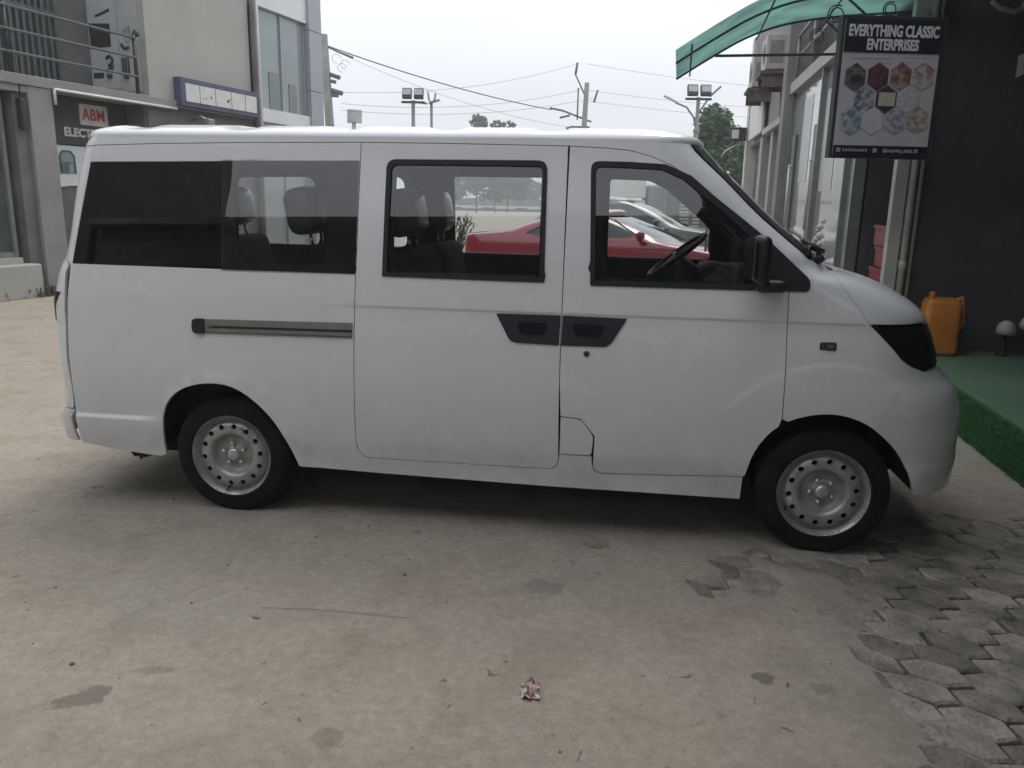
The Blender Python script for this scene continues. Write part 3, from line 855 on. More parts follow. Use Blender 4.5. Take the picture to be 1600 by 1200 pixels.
# paving blocks, half buried in the sand
b = MB(); rg = random.Random(3)
R = .088; ang = radians(-43)
for i in range(-30, 30):
    for j in range(-30, 30):
        hx = j*1.5*R*1.42; hy = (i+.5*(j % 2))*sqrt(3)*R*.84
        x = 1.2+hx*cos(ang)-hy*sin(ang); y = 3.0+hx*sin(ang)+hy*cos(ang)
        if not (-1.2 < x < 2.75 and 1.75 < y < 4.3): continue
        if expose(x, y) < .05 and expose(x+.06, y) < .05 and expose(x-.06, y) < .05: continue
        zt = rg.uniform(-.006, .004)+.001; tx = rg.uniform(-.045, .045); ty = rg.uniform(-.045, .045)
        pr = []
        for k in range(6):
            a = ang+k*pi/3; r = R*.985*rg.uniform(.90, 1.0)
            qx = r*cos(a-ang)*1.42+rg.uniform(-.004, .004); qy = r*sin(a-ang)*.84+rg.uniform(-.004, .004); pr.append((qx*cos(ang)-qy*sin(ang), qx*sin(ang)+qy*cos(ang)))
        top = []; mid = []; bot = []
        for px, py in pr:
            top.append(b.bm.verts.new((x+px*.90, y+py*.90, zt+px*tx+py*ty+.002)))
            mid.append(b.bm.verts.new((x+px, y+py, zt+px*tx+py*ty-.006)))
            bot.append(b.bm.verts.new((x+px, y+py, zt-.05)))
        b.bm.faces.new(top)
        for k in range(6):
            k2 = (k+1) % 6
            b.bm.faces.new((mid[k], mid[k2], top[k2], top[k])); b.bm.faces.new((bot[k], bot[k2], mid[k2], mid[k]))
pm = mat('paving_block', (.17, .157, .135), .92, c2=(.34, .30, .25), vs=7.5, thr=(.36, .60), bump=.7, bs=55)
nt = pm.node_tree; gm = nt.nodes.new('ShaderNodeNewGeometry'); rmp = nt.nodes.new('ShaderNodeMapRange'); rmp.inputs[3].default_value = .62; rmp.inputs[4].default_value = 1.2
nt.links.new(gm.outputs['Random Per Island'], rmp.inputs[0]); hv = nt.nodes.new('ShaderNodeVectorMath'); hv.operation = 'SCALE'
pb_ = nt.nodes['Principled BSDF']; nt.links.new(pb_.inputs['Base Color'].links[0].from_socket, hv.inputs[0]); nt.links.new(rmp.outputs[0], hv.inputs['Scale']); nt.links.new(hv.outputs[0], pb_.inputs['Base Color'])
tag(b.build('paving', pm), kind='structure')

# small litter: leaf scraps and grit on the sand, one crumpled wrapper
b = MB(); rg = random.Random(11)
for k in range(110):
    x = rg.uniform(-2.2, 2.4); y = rg.uniform(1.95, 4.2); z = sand(x, y)
    s = rg.choice([.003, .004, .005, .006, .009, .014]); a = rg.uniform(0, 6.3)
    if rg.random() < .5:
        b.box((x, y, z+s*.2), (s, s*.8, s*.6), a, s*.15, 1)
    else:
        p = [Vector((x+cos(a+q)*s*l, y+sin(a+q)*s*l, z+.003+h)) for q, l, h in ((0, 1.6, .004), (1.4, .6, .001), (pi, 1.5, .005), (4.7, .6, 0))]
        b.quad(p)
tag(b.build('grit', mat('grit_and_leaf_scraps', (.10, .085, .07), .9, c2=(.24, .2, .16), vs=30)), kind='stuff', label='scattered grit and dry leaf scraps on the sandy ground')
b = MB(); rg = random.Random(5)
g = 9
P = [[Vector((.08+(i/(g-1)-.5)*.055+rg.uniform(-.006, .006), 2.30+(j/(g-1)-.5)*.085+rg.uniform(-.006, .006), .014+abs(rg.gauss(0, .016))*(1-abs(i/(g-1)-.5)))) for i in range(g)] for j in range(g)]
vv = [[b.bm.verts.new(p) for p in r] for r in P]
for j in range(g-1):
    for i in range(g-1): b.bm.faces.new((vv[j][i], vv[j][i+1], vv[j+1][i+1], vv[j+1][i]))
tag(b.build('crumpled_wrapper', mat('wrapper', (.62, .57, .54), .35, c2=(.36, .14, .11), vs=30, thr=(.50, .56))), 'small crumpled white and red wrapper lying on the open sand', 'litter')
b = MB(); b.tube([(-.95, 2.80, .018), (-.75, 2.80, .016), (-.5, 2.77, .015), (-.37, 2.745, .016)], .0010, 5)
tag(b.build('twig', mat('twig', (.19, .165, .13), .9)), 'thin dry twig lying on the sand in front of the van', 'twig')

# ------------------------------------------------------------------ common building materials
conc_x = None
conc = mat('weathered_concrete', (.20, .195, .185), .9, c2=(.29, .285, .27), vs=1.1, thr=(.3, .7), bump=.35, bs=30)
conc_d = mat('stained_render', (.115, .115, .115), .9, c2=(.165, .163, .16), vs=1.6, bump=.3, bs=25)
beige = mat('beige_render', (.33, .322, .30), .9, c2=(.41, .40, .375), vs=.9, thr=(.3, .7), bump=.25, bs=40)
white_p = mat('white_gloss', (.62, .62, .60), .4, var=.08, vs=4)
grey_m = mat('grey_metal', (.22, .23, .235), .45, metal=.3, var=.1, vs=6)
dark_m = mat('dark_metal', (.035, .037, .04), .5, metal=.2, var=.2, vs=10)
rail_m = mat('painted_pipe', (.09, .105, .105), .45, var=.2, vs=12)
shop_glass = mat('shop_window_glass', (.27, .31, .295), .08, c2=(.36, .39, .375), vs=.7, thr=(.35, .65), coat=.6)
dark_glass = mat('dim_window_glass', (.07, .09, .085), .07, var=.3, vs=1.5, coat=.5)
tower_glass = mat('tower_glass', (.19, .235, .245), .08, c2=(.27, .31, .315), vs=.5, thr=(.35, .65), coat=.5)
clad = mat('cladding_panel', (.30, .335, .36), .35, var=.05, vs=.6)
navy = mat('navy_board', (.050, .050, .065), .5, var=.1, vs=3)
paper = mat('poster_paper', (.40, .41, .42), .6, var=.06, vs=3)
ink = mat('black_ink', (.015, .017, .02), .5)

# ------------------------------------------------------------------ left: concrete shop building with balcony
LA = radians(17.6)
LRZ = pi/2-LA
def frame(name, o, rz, label, cat, group=None): return empty(name, o, rz, label, cat, group)
LB = frame('shop_building', (-7.35, 11.39, 0), LRZ, 'grey and beige concrete shop building with an upstairs balcony and thick ground floor pillar', 'building')
b = MB(); b.b2(.82, 1.24, -.03, .45, 0, 3.02, .012); b.build('pillar', conc, LB)
slabs('pier', conc_d, LB, [(.60, .82, .03, .45, 0, 3.02), (3.20, 3.32, .05, .40, 2.3, 3.02)])
b = MB(); b.b2(-10, 3.92, -.05, 2.2, 3.02, 3.165, .01); b.b2(-10, 1.24, -.02, .4, 2.92, 3.02); b.build('balcony_slab', conc, LB)
b = MB(); b.b2(-10, .62, -.16, .3, 0, .49, .015); b.b2(-10, .5, .05, .3, .49, .58); b.build('plinth', beige, LB)
b = MB(); b.b2(-10, .45, .17, .2, .58, 2.92); b.build('shop_window', dark_glass, LB)
b = MB(); b.b2(.44, .50, .12, .22, .56, 2.94); b.b2(-10, .45, .13, .18, .56, .66); b.b2(-2.2, -2.12, .13, .2, .6, 2.92); b.build('window_frame', grey_m, LB)
b = MB(); b.b2(-10, .6, .4, 6, 0, 3.02); b.b2(.6, 3.25, .50, 6, 0, 3.02); b.b2(3.25, 6.3, .02, 6, 0, 3.06); b.build('ground_floor_wall', conc_d, LB)
b = MB(); b.b2(-10, 3.31, 1.20, 6, 3.165, 9); b.build('balcony_wall', conc_d, LB)
b = MB(); b.b2(3.31, 6.22, 0, 6, 3.06, 9); b.build('upper_wall', beige, LB)
b = MB()
for k in range(48): x = -3.2+k*.122; b.b2(x, x+.05, 1.12, 1.16, 3.2, 5.2)
for z in (3.25, 4.35, 5.15): b.b2(-3.2, 2.62, 1.10, 1.14, z, z+.05)
b.build('security_grille', rail_m, LB)
b = MB(); b.b2(-3.2, 2.6, 1.17, 1.195, 3.17, 5.3); b.build('balcony_window', dark_glass, LB)
b = MB(); b.tube([(1.25, -.075, 2.80), (1.25, -.075, 3.0), (1.27, -.075, 3.02), (3.88, -.075, 3.02)], .022, 8); b.build('conduit', white_p, LB)
b = MB(); b.tube([(6.29, -.06, 0), (6.29, -.06, 9)], .055, 10); b.build('drain_pipe', conc_d, LB)
b = MB(); b.tube([(6.42, -.07, 0), (6.42, -.07, 9)], .04, 10); b.build('drain_pipe', white_p, LB)
b = MB(); b.box((.70, -.02, 2.62), (.10, .10, .42), None, .02); b.tube([(.70, -.02, 2.8), (.70, -.02, 3.4)], .012, 6)
tag(b.build('meter_box', dark_m, None), 'small black box on the concrete pillar head under the balcony', 'meter box')
bpy.data.objects['meter_box'].location = LB.location; bpy.data.objects['meter_box'].rotation_euler = LB.rotation_euler

rl = frame('balcony_railing', LB.location, LRZ, 'three bar dark pipe railing along the concrete balcony edge', 'railing')
for z in (4.06, 3.75, 3.45):
    b = MB(); b.tube([(-9, 0, z), (3.06, 0, z)], .022, 8); b.build('rail_bar', rail_m, rl)
for x in (3.06, .62, -2.2, -5):
    b = MB(); b.tube([(x, .02, 3.165), (x, .02, 4.12)], .03, 8)
    if x > 3: b.lathe([(0, 4.08), (.05, 4.10), (.06, 4.14), (.04, 4.19), (0, 4.2)], c=(x+.06, .02, 0), n=10)
    b.build('rail_post', dark_m, rl)
# posters on the balcony return wall (x = 3.31 face)
def wallp(x): return lambda a, c, d: Vector((x-d, a, c))
pst = frame('poster', LB.location, LRZ, 'pale poster with a dark screen picture on the balcony side wall', 'poster')
b = MB(); b.prism([(.56, 3.30), (1.185, 3.30), (1.185, 4.95), (.56, 4.95)], wallp(3.305), .008); b.build('sheet', paper, pst)
b = MB(); b.prism([(.72, 3.99), (1.15, 3.97), (1.17, 4.38), (.72, 4.36)], wallp(3.297), .006); b.prism([(.93, 3.48), (1.15, 3.48), (1.15, 3.57), (.93, 3.57)], wallp(3.297), .006); b.prism([(.7, 4.55), (1.0, 4.47), (1.02, 4.50), (.7, 4.6)], wallp(3.297), .006)
X = 3.297
b.tube([(X, .84, 3.80), (X, .77, 3.84), (X, .71, 3.78), (X, .73, 3.71), (X, .80, 3.68)], .03, 6); b.tube([(X, .72, 3.70), (X, .74, 3.63), (X, .84, 3.61)], .034, 6)
b.tube([(X, .80, 3.54), (X, .80, 3.48)], .055, 8)
b.build('print', ink, pst)
pst = frame('poster', LB.location, LRZ, 'narrow poster with black machine drawings beside the beige wall corner', 'poster')
b = MB(); b.prism([(.12, 3.25), (.55, 3.25), (.55, 4.95), (.12, 4.95)], wallp(3.305), .008); b.build('sheet', paper, pst)
b = MB(); X = 3.297
for y in (.50, .44, .38): b.tube([(X, y, 3.52), (X, y, 3.80)], .022, 6)
b.tube([(X, .44, 3.52), (X, .44, 3.46)], .05, 8); b.tube([(X, .50, 4.02), (X, .44, 3.95), (X, .34, 3.96)], .03, 6)
b.build('print', ink, pst)
b = MB(); b.prism([(.25, 4.05), (.43, 4.03), (.45, 4.25), (.30, 4.31)], wallp(3.297), .006); b.build('picture', mat('poster_picture', (.25, .32, .33), .5, var=.3, vs=9), pst)

# signboards of the left building
ab = frame('shop_signboard', LB.location, LRZ, 'dark navy shop signboard reading ABM Electronics Ltd above the recessed shopfront', 'sign')
b = MB(); b.b2(1.30, 3.20, .44, .49, 2.28, 2.99); b.build('board', navy, ab)
b = MB(); b.b2(2.17, 2.76, .425, .438, 2.60, 2.93, .02); b.build('logo_plate', white_p, ab)
RXM = Matrix.Rotation(pi/2, 4, 'X')
red_p = mat('red_letter', (.45, .05, .05), .5)
text_mesh('logo_letters', 'ABM', .26, red_p, ab, Matrix.Translation((2.465, .423, 2.765)) @ RXM, .90, .005)
text_mesh('shop_letters', 'ELECTRONICS', .185, white_p, ab, Matrix.Translation((2.46, .432, 2.465)) @ RXM, 1.05, .008)
text_mesh('shop_letters', 'LTD', .155, white_p, ab, Matrix.Translation((2.50, .432, 2.335)) @ RXM, 1.0, .006)
pw = frame('poster', LB.location, LRZ, 'pale poster with a green window drawing below the navy signboard', 'poster')
b = MB(); b.prism([(1.63, 1.60), (1.90, 1.63), (3.1, 1.66), (3.1, 2.26), (1.63, 2.26)], lambda a, c, d: Vector((a, .485-d, c)), .01); b.build('sheet', mat('pale_poster_sheet', (.70, .74, .76), .5, var=.05, vs=4), pw)
b = MB()
fr = [(1.74, 1.82), (1.74, 2.10), (1.80, 2.17), (1.95, 2.17), (2.02, 2.10), (2.02, 1.82)]
b.prism(fr, lambda a, c, d: Vector((a, .473-d, c)), .006); b.build('drawing', mat('green_print', (.25, .34, .33), .5), pw)
b = MB(); b.tube([(a, .462, c) for a, c in fr], .014, 6); b.b2(1.74, 2.02, .46, .468, 1.98, 2.0); b.b2(1.87, 1.90, .46, .468, 1.82, 1.99); b.b2(1.76, 1.86, .455, .467, 1.83, 1.96); b.build('drawing_frame', mat('green_line', (.10, .16, .15), .5), pw)

bs = frame('fascia_sign', LB.location, LRZ, 'long blue framed sign with five blank white panels on the beige wall', 'sign')
b = MB(); b.b2(3.92, 6.18, -.16, 0, 3.08, 3.57, .008); b.build('sign_box', mat('blue_frame', (.07, .075, .135), .5, var=.12, vs=2), bs)
xs = [4.03, 4.42, 4.86, 5.34, 5.78, 6.16]
for a, c in zip(xs, xs[1:]):
    b = MB(); b.b2(a, c-.02, -.172, -.161, 3.165, 3.475); b.build('panel', mat('sign_panel', (.60, .61, .59), .45, var=.07, vs=6), bs)
b = MB()
for x, z, r in ((4.72, 3.30, .02), (5.22, 3.29, .03), (5.28, 3.33, .018), (4.58, 3.27, .012), (4.50, 3.26, .012)): b.tube([(x, -.173, z), (x, -.176, z)], r, 8)
b.build('mark', ink, bs)
tag(b and bs, None)
b = MB(); b.tube([(4.35, -.02, 2.88), (4.35, -.22, 2.92), (4.38, -.32, 2.86)], .03, 8); b.box((4.44, -.3, 2.82), (.2, .14, .16), None, .03)
sl = b.build('security_camera', grey_m); sl.location = LB.location; sl.rotation_euler = LB.rotation_euler
tag(sl, 'small grey wall camera under the blue framed sign', 'camera')

# glass fronted tower beside it
TB = frame('glass_building', LB.location, LRZ, 'pale building end with a tall bluish glass front and grey cladding column', 'building')
slabs('glass_front', tower_glass, TB, [(6.48, 8.40, .10, .14, 3.32, 5.32), (6.48, 8.40, .10, .14, .3, 3.05)])
slabs('white_band', mat('white_panel', (.62, .63, .63), .45, var=.04, vs=1), TB, [(6.48, 8.42, .0, .3, 5.32, 9), (6.48, 8.42, -.02, .3, 3.05, 3.32), (6.48, 8.42, 0, .3, 0, .3)])
b = MB()
for z in (0, 1.3, 2.6, 3.9, 5.2, 6.5, 7.8): b.b2(8.42, 8.95, -.06, .9, z, z+1.285)
b.build('cladding_column', clad, TB)
b = MB(); b.b2(8.43, 8.94, -.05, .89, 0, 9); b.b2(6.45, 8.9, .3, 6, 0, 9); b.build('core_wall', conc_d, TB)
slabs('window_film', mat('grey_film', (.17, .19, .195), .2, var=.05, vs=2), TB, [(7.0, 7.35, .085, .1, 3.34, 4.1), (7.75, 8.05, .085, .1, 3.34, 3.95)])
slabs('mullion', clad, TB, [(x, x+.035, .06, .11, .3, 5.3) for x in (6.50, 7.45, 8.36)])

# ------------------------------------------------------------------ right: dark shop building with terrace
RA = radians(10.5); RRZ = pi/2-RA
RO = (3.42, 7.3, 0)
RB = frame('storefront_building', RO, RRZ, 'long shop building with glass fronts, white lintel and a dark side wall', 'building')
dwall = mat('charcoal_wall_paint', (.038, .041, .048), .7, c2=(.075, .075, .077), vs=.8, bump=.2, bs=20)
midg = mat('grey_render', (.20, .195, .19), .85, c2=(.26, .255, .245), vs=1, bump=.2, bs=30)
b = MB(); b.b2(-.02, .14, -9, -.06, .2, 9); b.build('side_wall', dwall, RB)
b = MB(); b.b2(.14, 1.9, -3.2, -3.0, .2, 3.6); b.b2(.14, 2.0, -3, -.1, .28, .30); b.b2(1.9, 2.0, -3, -.12, .3, 3.6); b.build('shop_interior', dwall, RB)
frm = mat('green_grey_frame', (.16, .18, .175), .35, var=.1, vs=4)
b = MB(); b.b2(1.92, 7.5, -.08, -.04, .3, 3.42); b.build('glass_front', shop_glass, RB)
for x, w in ((1.9, .09), (2.45, .04), (4.55, .05), (7.4, .1)): slabs('mullion', frm, RB, [(x, x+w, -.09, .03, .3, 3.42)])
for s0 in (4.70, 6.80):
    b = MB(); b.b2(s0, s0+.34, -.035, .0, .35, 2.7); d = b.build('door_panel', mat('grey_door', (.10, .105, .108), .4, var=.1, vs=3), RB)
    b = MB(); b.tube([(s0+.05, .05, 2.18), (s0+.05, .05, 1.2)], .018, 8); b.tube([(s0-.02, .04, 2.2), (s0+.16, .04, 2.2)], .02, 6); b.build('handle', white_p, d)
slabs('white_film', mat('pale_window_film', (.44, .47, .455), .3, var=.05, vs=2), RB, [(s0, s1, -.038, -.034, z0, z1) for s0, s1, z0, z1 in ((2.6, 3.3, 1.5, 2.9), (5.55, 6.35, 1.9, 3.2), (3.5, 4.4, 1.75, 3.1))])
b = MB()
for s0, z0, r in ((3.9, 1.15, .05), (3.95, 1.27, .045), (4.1, 1.1, .05), (3.75, 1.35, .03), (4.1, 1.22, .03), (3.82, 1.05, .045), (4.25, 1.05, .04)): b.lathe([(0, -r), (r*.8, -r*.5), (r, 0), (r*.7, r*.6), (0, r)], c=(s0, -.03, z0), n=12)
b.build('window_flowers', mat('pale_flowers', (.5, .5, .47), .8), RB)
slabs('lintel', mat('pale_beam', (.36, .36, .35), .7, var=.08, vs=3), RB, [(.0, 7.6, -.10, .06, 3.42, 3.60), (8.0, 11.0, -.05, .12, 3.0, 3.12)])
b = MB(); b.b2(7.55, 8.0, -.3, .14, 0, 9); b.build('pillar', midg, RB)
b = MB(); b.b2(14.85, 15.3, -.3, .10, 0, 5.7, .01); b.build('end_pillar', mat('off_white_render', (.50, .50, .48), .8, var=.08, vs=2), RB)
b = MB(); b.b2(8.0, 15.2, -5, 0, 3.0, 6.4); b.b2(8, 15.2, -5, -.25, 0, 3.0); b.b2(2, 8, -5, -3, 0, 9); b.b2(7.6, 9.0, -5, -.1, 6.4, 9); b.build('rear_wall', midg, RB)
b = MB(); b.b2(0, 7.55, -1.6, -1.4, 3.6, 9); b.b2(0.0, 7.6, -1.5, -.05, 3.5, 3.58); b.build('balcony_wall', mat('dim_render', (.075, .077, .08), .85, var=.2, vs=2), RB)
b = MB(); b.tube([(.2, 0, 4.35), (7.5, 0, 4.35)], .03, 8); b.tube([(.2, 0, 4.0), (7.5, 0, 4.0)], .022, 8)
for x in (.4, 2.2, 4, 5.8, 7.4): b.tube([(x, 0, 3.58), (x, 0, 4.35)], .025, 8)
b.build('balcony_rail', grey_m, RB)
for s0 in (8.3, 10.1, 12.2, 13.5):
    b = MB(); b.b2(s0, s0+1.2, -.22, -.16, .3, 2.98)
    for k in range(9): b.b2(s0+.04, s0+1.16, -.16, -.145, .4+k*.28, .6+k*.28)
    b.build('shutter', mat('grey_shutter', (.15, .145, .14), .6, var=.15, vs=3) if s0 < 12 else mat('dark_shutter', (.07, .07, .072), .6, var=.15, vs=3), RB)
slabs('pier', mat('pale_pier', (.33, .325, .31), .8, var=.1, vs=2), RB, [(9.55, 9.95, -.24, .05, 0, 3.0), (11.4, 11.9, -.24, .05, 0, 3.0)])
ups = MB(); ups.b2(-9.5, -.02, -9, .02, 3.75, 9.5); ups.b2(-9.5, -9.2, -9, -3.5, 0, 3.75); ups.b2(-9.2, -.02, -8.9, -6.5, 0, 3.75)
ups.build('upper_storeys', dwall, RB)
b = MB(); b.b2(-12, -3.2, 0, 1.15, 2.95, 3.12); b.build('added_shade_slab', conc_d, RB)  # unseen slab, added overhead to darken the near ground on the right
b = MB()
for s0 in (-11.5, -7.6): b.b2(s0, s0+.3, .8, 1.1, 0, 2.95)
b.build('added_shade_post', conc_d, RB)  # posts added under the unseen shading slab
# posts and pipes at the corner
b = MB(); b.b2(-.14, -.03, .0, .105, .28, 3.75, .006); b.build('corner_post', mat('cream_post', (.42, .41, .38), .6, var=.1, vs=3), RB)
b = MB(); b.tube([(-.10, -.045, .28), (-.10, -.045, 3.75)], .036, 12); b.lathe([(.036, 1.02), (.043, 1.03), (.043, 1.09), (.036, 1.10)], c=(-.10, -.045, 0), n=12); b.build('drain_pipe', mat('cream_pipe', (.46, .45, .42), .5, var=.1, vs=5), RB)
b = MB(); b.tube([(-.06, -.125, .28), (-.06, -.125, 3.75)], .015, 8); b.build('conduit', mat('cream_conduit', (.42, .38, .32), .5), RB)

# terrace with green turf carpet
tx0 = (3.075, 4.95)  # a point on the step edge
TD = Vector((sin(RA), cos(RA), 0)); TN = Vector((-cos(RA), sin(RA), 0))
e0 = Vector((3.155, 5.45, 0))
T = empty('terrace', (e0.x, e0.y, 0), RRZ); T['kind'] = 'structure'
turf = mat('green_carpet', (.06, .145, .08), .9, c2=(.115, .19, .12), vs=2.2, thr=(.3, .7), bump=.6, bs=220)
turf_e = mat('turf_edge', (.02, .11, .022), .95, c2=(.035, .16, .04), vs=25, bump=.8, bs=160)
b = MB(); b.b2(-9, 2.1, -8.5, -.02, 0, .305); b.build('floor', turf, T)
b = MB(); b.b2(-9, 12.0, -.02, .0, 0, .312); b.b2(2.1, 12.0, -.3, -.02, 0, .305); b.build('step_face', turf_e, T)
b = MB(); rg = random.Random(4)
for k in range(9000):
    s = rg.uniform(-2.6, 2.0); z = rg.uniform(.0, .31); l = rg.uniform(.012, .03); a = rg.uniform(-1.2, 1.2)
    y = .002
    p = Vector((s, y, z)); d = Vector((sin(a)*.6, .75+rg.random()*.5, cos(a)*.3-.35)).normalized()*l
    w = Vector((cos(a), 0, sin(a)))*.0035
    b.quad([p-w, p+w, p+d])
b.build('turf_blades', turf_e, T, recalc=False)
for o in T.children: o['kind'] = 'structure'
# ------------------------------------------------------------------ things on and near the right building
jc = empty('jerrycan', (3.74, 6.98, .305), radians(-14), 'dull orange plastic jerrycan standing on the green terrace by the dark wall', 'jerrycan')
jm = mat('orange_plastic', (.40, .135, .014), .5, c2=(.48, .185, .03), vs=5, bump=.1, bs=15)
b = MB(); b.box((0, 0, .245), (.30, .26, .50), None, .05, 4)
b.bm.verts.ensure_lookup_table()
for v in b.bm.verts:
    if v.co.z > .40: v.co.x *= 1-(v.co.z-.40)*1.1; v.co.y *= 1-(v.co.z-.40)*1.0
b.build('can_body', jm, jc, smooth=True)
b = MB(); b.tube([(.10, 0, .47), (.15, 0, .50), (.17, 0, .42), (.185, 0, .30), (.155, 0, .22)], .022, 10); b.build('handle', jm, jc)
b = MB(); b.lathe([(.0, .545), (.03, .545), (.033, .53), (.033, .47)], c=(-.08, 0, 0), n=16); b.build('cap', mat('orange_cap', (.35, .10, .012), .5), jc)

def stool(x, y, h, label, sc_=1.0):
    st = empty('garden_light', (x, y, .305), 0, label, 'garden light')
    b = MB(); b.lathe([(0, h+.075), (.03, h+.07), (.06, h+.045), (.078, h), (.078, h-.045), (0, h-.05)], n=20); b.build('dome', mat('cream_dome', (.42, .40, .36), .5, var=.1, vs=6), st)
    b = MB(); b.lathe([(.0, h-.05), (.02, h-.05), (.02, .03), (.055, .02), (.06, 0), (0, 0)], n=16); b.build('foot', M['dark'], st)
stool(4.315, 6.95, .235, 'cream domed low lamp on the terrace, whole in view beside the jerrycan')
stool(4.515, 6.95, .285, 'cream domed low lamp cut off by the picture edge', .9)

wl = MB(); wl.prism([(0, 0), (.0, .17), (.31, .27), (.33, .24)], lambda a, c, d: Vector((a, -d, c)), .12)
o = wl.build('wall_lamp', mat('lamp_shade_white', (.30, .30, .30), .6)); o.location = (4.10, 7.02, 2.62); o.rotation_euler = (0, 0, -RA)
tag(o, 'small pale wedge shaped wall lamp on the dark side wall', 'wall lamp')
b = MB(); b.tube([(3.78, 6.95, 3.18), (3.86, 6.95, 3.13), (3.98, 6.95, 3.11), (4.03, 6.95, 3.13), (4.05, 6.95, 3.18)], .02, 8)
tag(b.build('cable', mat('pale_cable', (.26, .26, .26), .6)), 'sagging pale cable between the hanging sign and dark wall', 'cable')
b = MB(); b.tube([(3.20, 6.80, 2.48), (3.42, 7.05, 2.48)], .022, 8); b.box((3.30, 6.90, 2.48), (.20, .05, .05), .8)
tag(b.build('sign_bracket', dark_m), 'short black bracket arm holding the hanging sign to the wall', 'bracket')

# red crates in the doorway
crm = mat('red_plastic', (.19, .018, .028), .5, var=.2, vs=6)
def RL(s, y, z): return Vector((RO[0], RO[1], 0))+TD*s+TN*y+Vector((0, 0, z))
for k in range(5):
    cr = empty('crate', tuple(RL(1.05, -.30-.02*(k % 2), .31+k*.215)), RRZ+.04*((k % 3)-1), ('red plastic crate at the foot of the doorway stack', 'red plastic crate second from the floor in the doorway stack', 'red plastic crate midway up the doorway stack', 'red plastic crate second from the top of the doorway stack', 'red plastic crate topmost in the doorway stack')[k], 'crate', 'red crates stacked in the doorway')
    b = MB(); b.b2(-.26, .26, -.17, .17, 0, .02); 
    for s in (-1, 1): b.b2(-.26, .26, s*.17-.008, s*.17+.008, 0, .19); b.b2(s*.26-.008, s*.26+.008, -.16, .16, 0, .19)
    b.build('crate_box', crm, cr)
    b = MB()
    for s in (-1, 1): b.b2(-.27, .27, s*.18-.012, s*.18+.012, .17, .205); b.b2(s*.27-.012, s*.27+.012, -.17, .17, .17, .205)
    b.build('rim', crm, cr)

# hanging sign
SY = 6.5
sg = empty('hanging_sign', (2.84, 6.55, 2.44), radians(2.6), 'hanging shop sign reading Everything Classic Enterprises with hexagon pictures, under the green awning', 'sign')
b = MB(); b.b2(-.40, .42, -.02, .06, -.51, .53, .006); b.build('sign_box', dark_m, sg)
b = MB(); b.b2(-.375, .375, -.026, -.021, -.485, .50); b.build('sign_face', mat('sign_white', (.45, .44, .47), .4, var=.03, vs=2), sg)
slabs('banner', mat('sign_black', (.012, .012, .018), .45), sg, [(-.375, .375, -.032, -.027, .265, .50), (-.375, .375, -.032, -.027, -.485, -.415)])
ltr = mat('sign_letter', (.62, .61, .62), .5)
text_mesh('heading', 'EVERYTHING CLASSIC', .112, ltr, sg, Matrix.Translation((0, -.034, .415)) @ RXM, .63, .0036)
text_mesh('heading', 'ENTERPRISES', .108, ltr, sg, Matrix.Translation((0, -.034, .318)) @ RXM, .65, .0036)
b = MB()
for x0, x1, z in ((-.33, .02, .222), (.10, .33, .232), (-.15, .0, .193), (.07, .18, .20)): b.b2(x0, x1, -.0285, -.0265, z, z+.006)
b.build('small_print', mat('faint_print', (.36, .35, .38), .6), sg)
text_mesh('contact_line', '@everything_classic_02', .036, mat('contact_letter', (.35, .35, .37), .5), sg, Matrix.Translation((.16, -.034, -.450)) @ RXM, .80, .001)
b = MB()
for x in (-.335, -.045): b.b2(x-.016, x+.016, -.034, -.031, -.466, -.434, .003)
for k in range(10): b.b2(-.30+k*.02, -.287+k*.02, -.034, -.031, -.460, -.441)
b.build('contact_icon', mat('contact_icon_white', (.33, .33, .35), .5), sg)
hexes = [(-.262, .085, (.035, .03, .035), (.13, .12, .12)), (-.085, .092, (.03, .03, .045), (.13, .045, .05)), (.093, .098, (.17, .06, .055), (.36, .24, .22)), (.268, .104, (.42, .38, .38), (.24, .12, .11)),
         (-.175, -.075, (.10, .10, .16), (.42, .41, .44)), (.0, -.07, (.035, .025, .04), (.05, .04, .06)), (.177, -.064, (.36, .36, .38), (.47, .46, .48)),
         (-.262, -.237, (.14, .18, .22), (.36, .41, .44)), (-.088, -.23, (.45, .44, .465), (.50, .49, .51)), (.088, -.225, (.22, .22, .26), (.42, .40, .42)), (.262, -.218, (.22, .18, .14), (.42, .37, .32))]
for i, (x, z, c1, c2) in enumerate(hexes):
    hx = [(x+.092*cos(pi/6+k*pi/3)*1.0, z+.104*sin(pi/6+k*pi/3)) for k in range(6)]
    ob = MB(); ob.prism([(x+(px-x)*1.07, z+(pz-z)*1.07) for px, pz in hx], lambda a, c, d: Vector((a, -.0265-d, c)), .002); bo = ob.build('picture_border', mat('hex_border', (.40, .39, .42), .5), sg)
    ob = MB(); ob.prism(hx, lambda a, c, d: Vector((a, -.029-d, c)), .002); ob.build('picture', mat('hex_picture', c1, .5, c2=c2, vs=16+i, thr=(.42, .58), detail=3), bo)
b = MB(); b.b2(-.06, .07, -.0335, -.0315, -.12, -.02); ob = b.build('bottle_print', mat('pale_product_print', (.42, .42, .33), .5), sg)

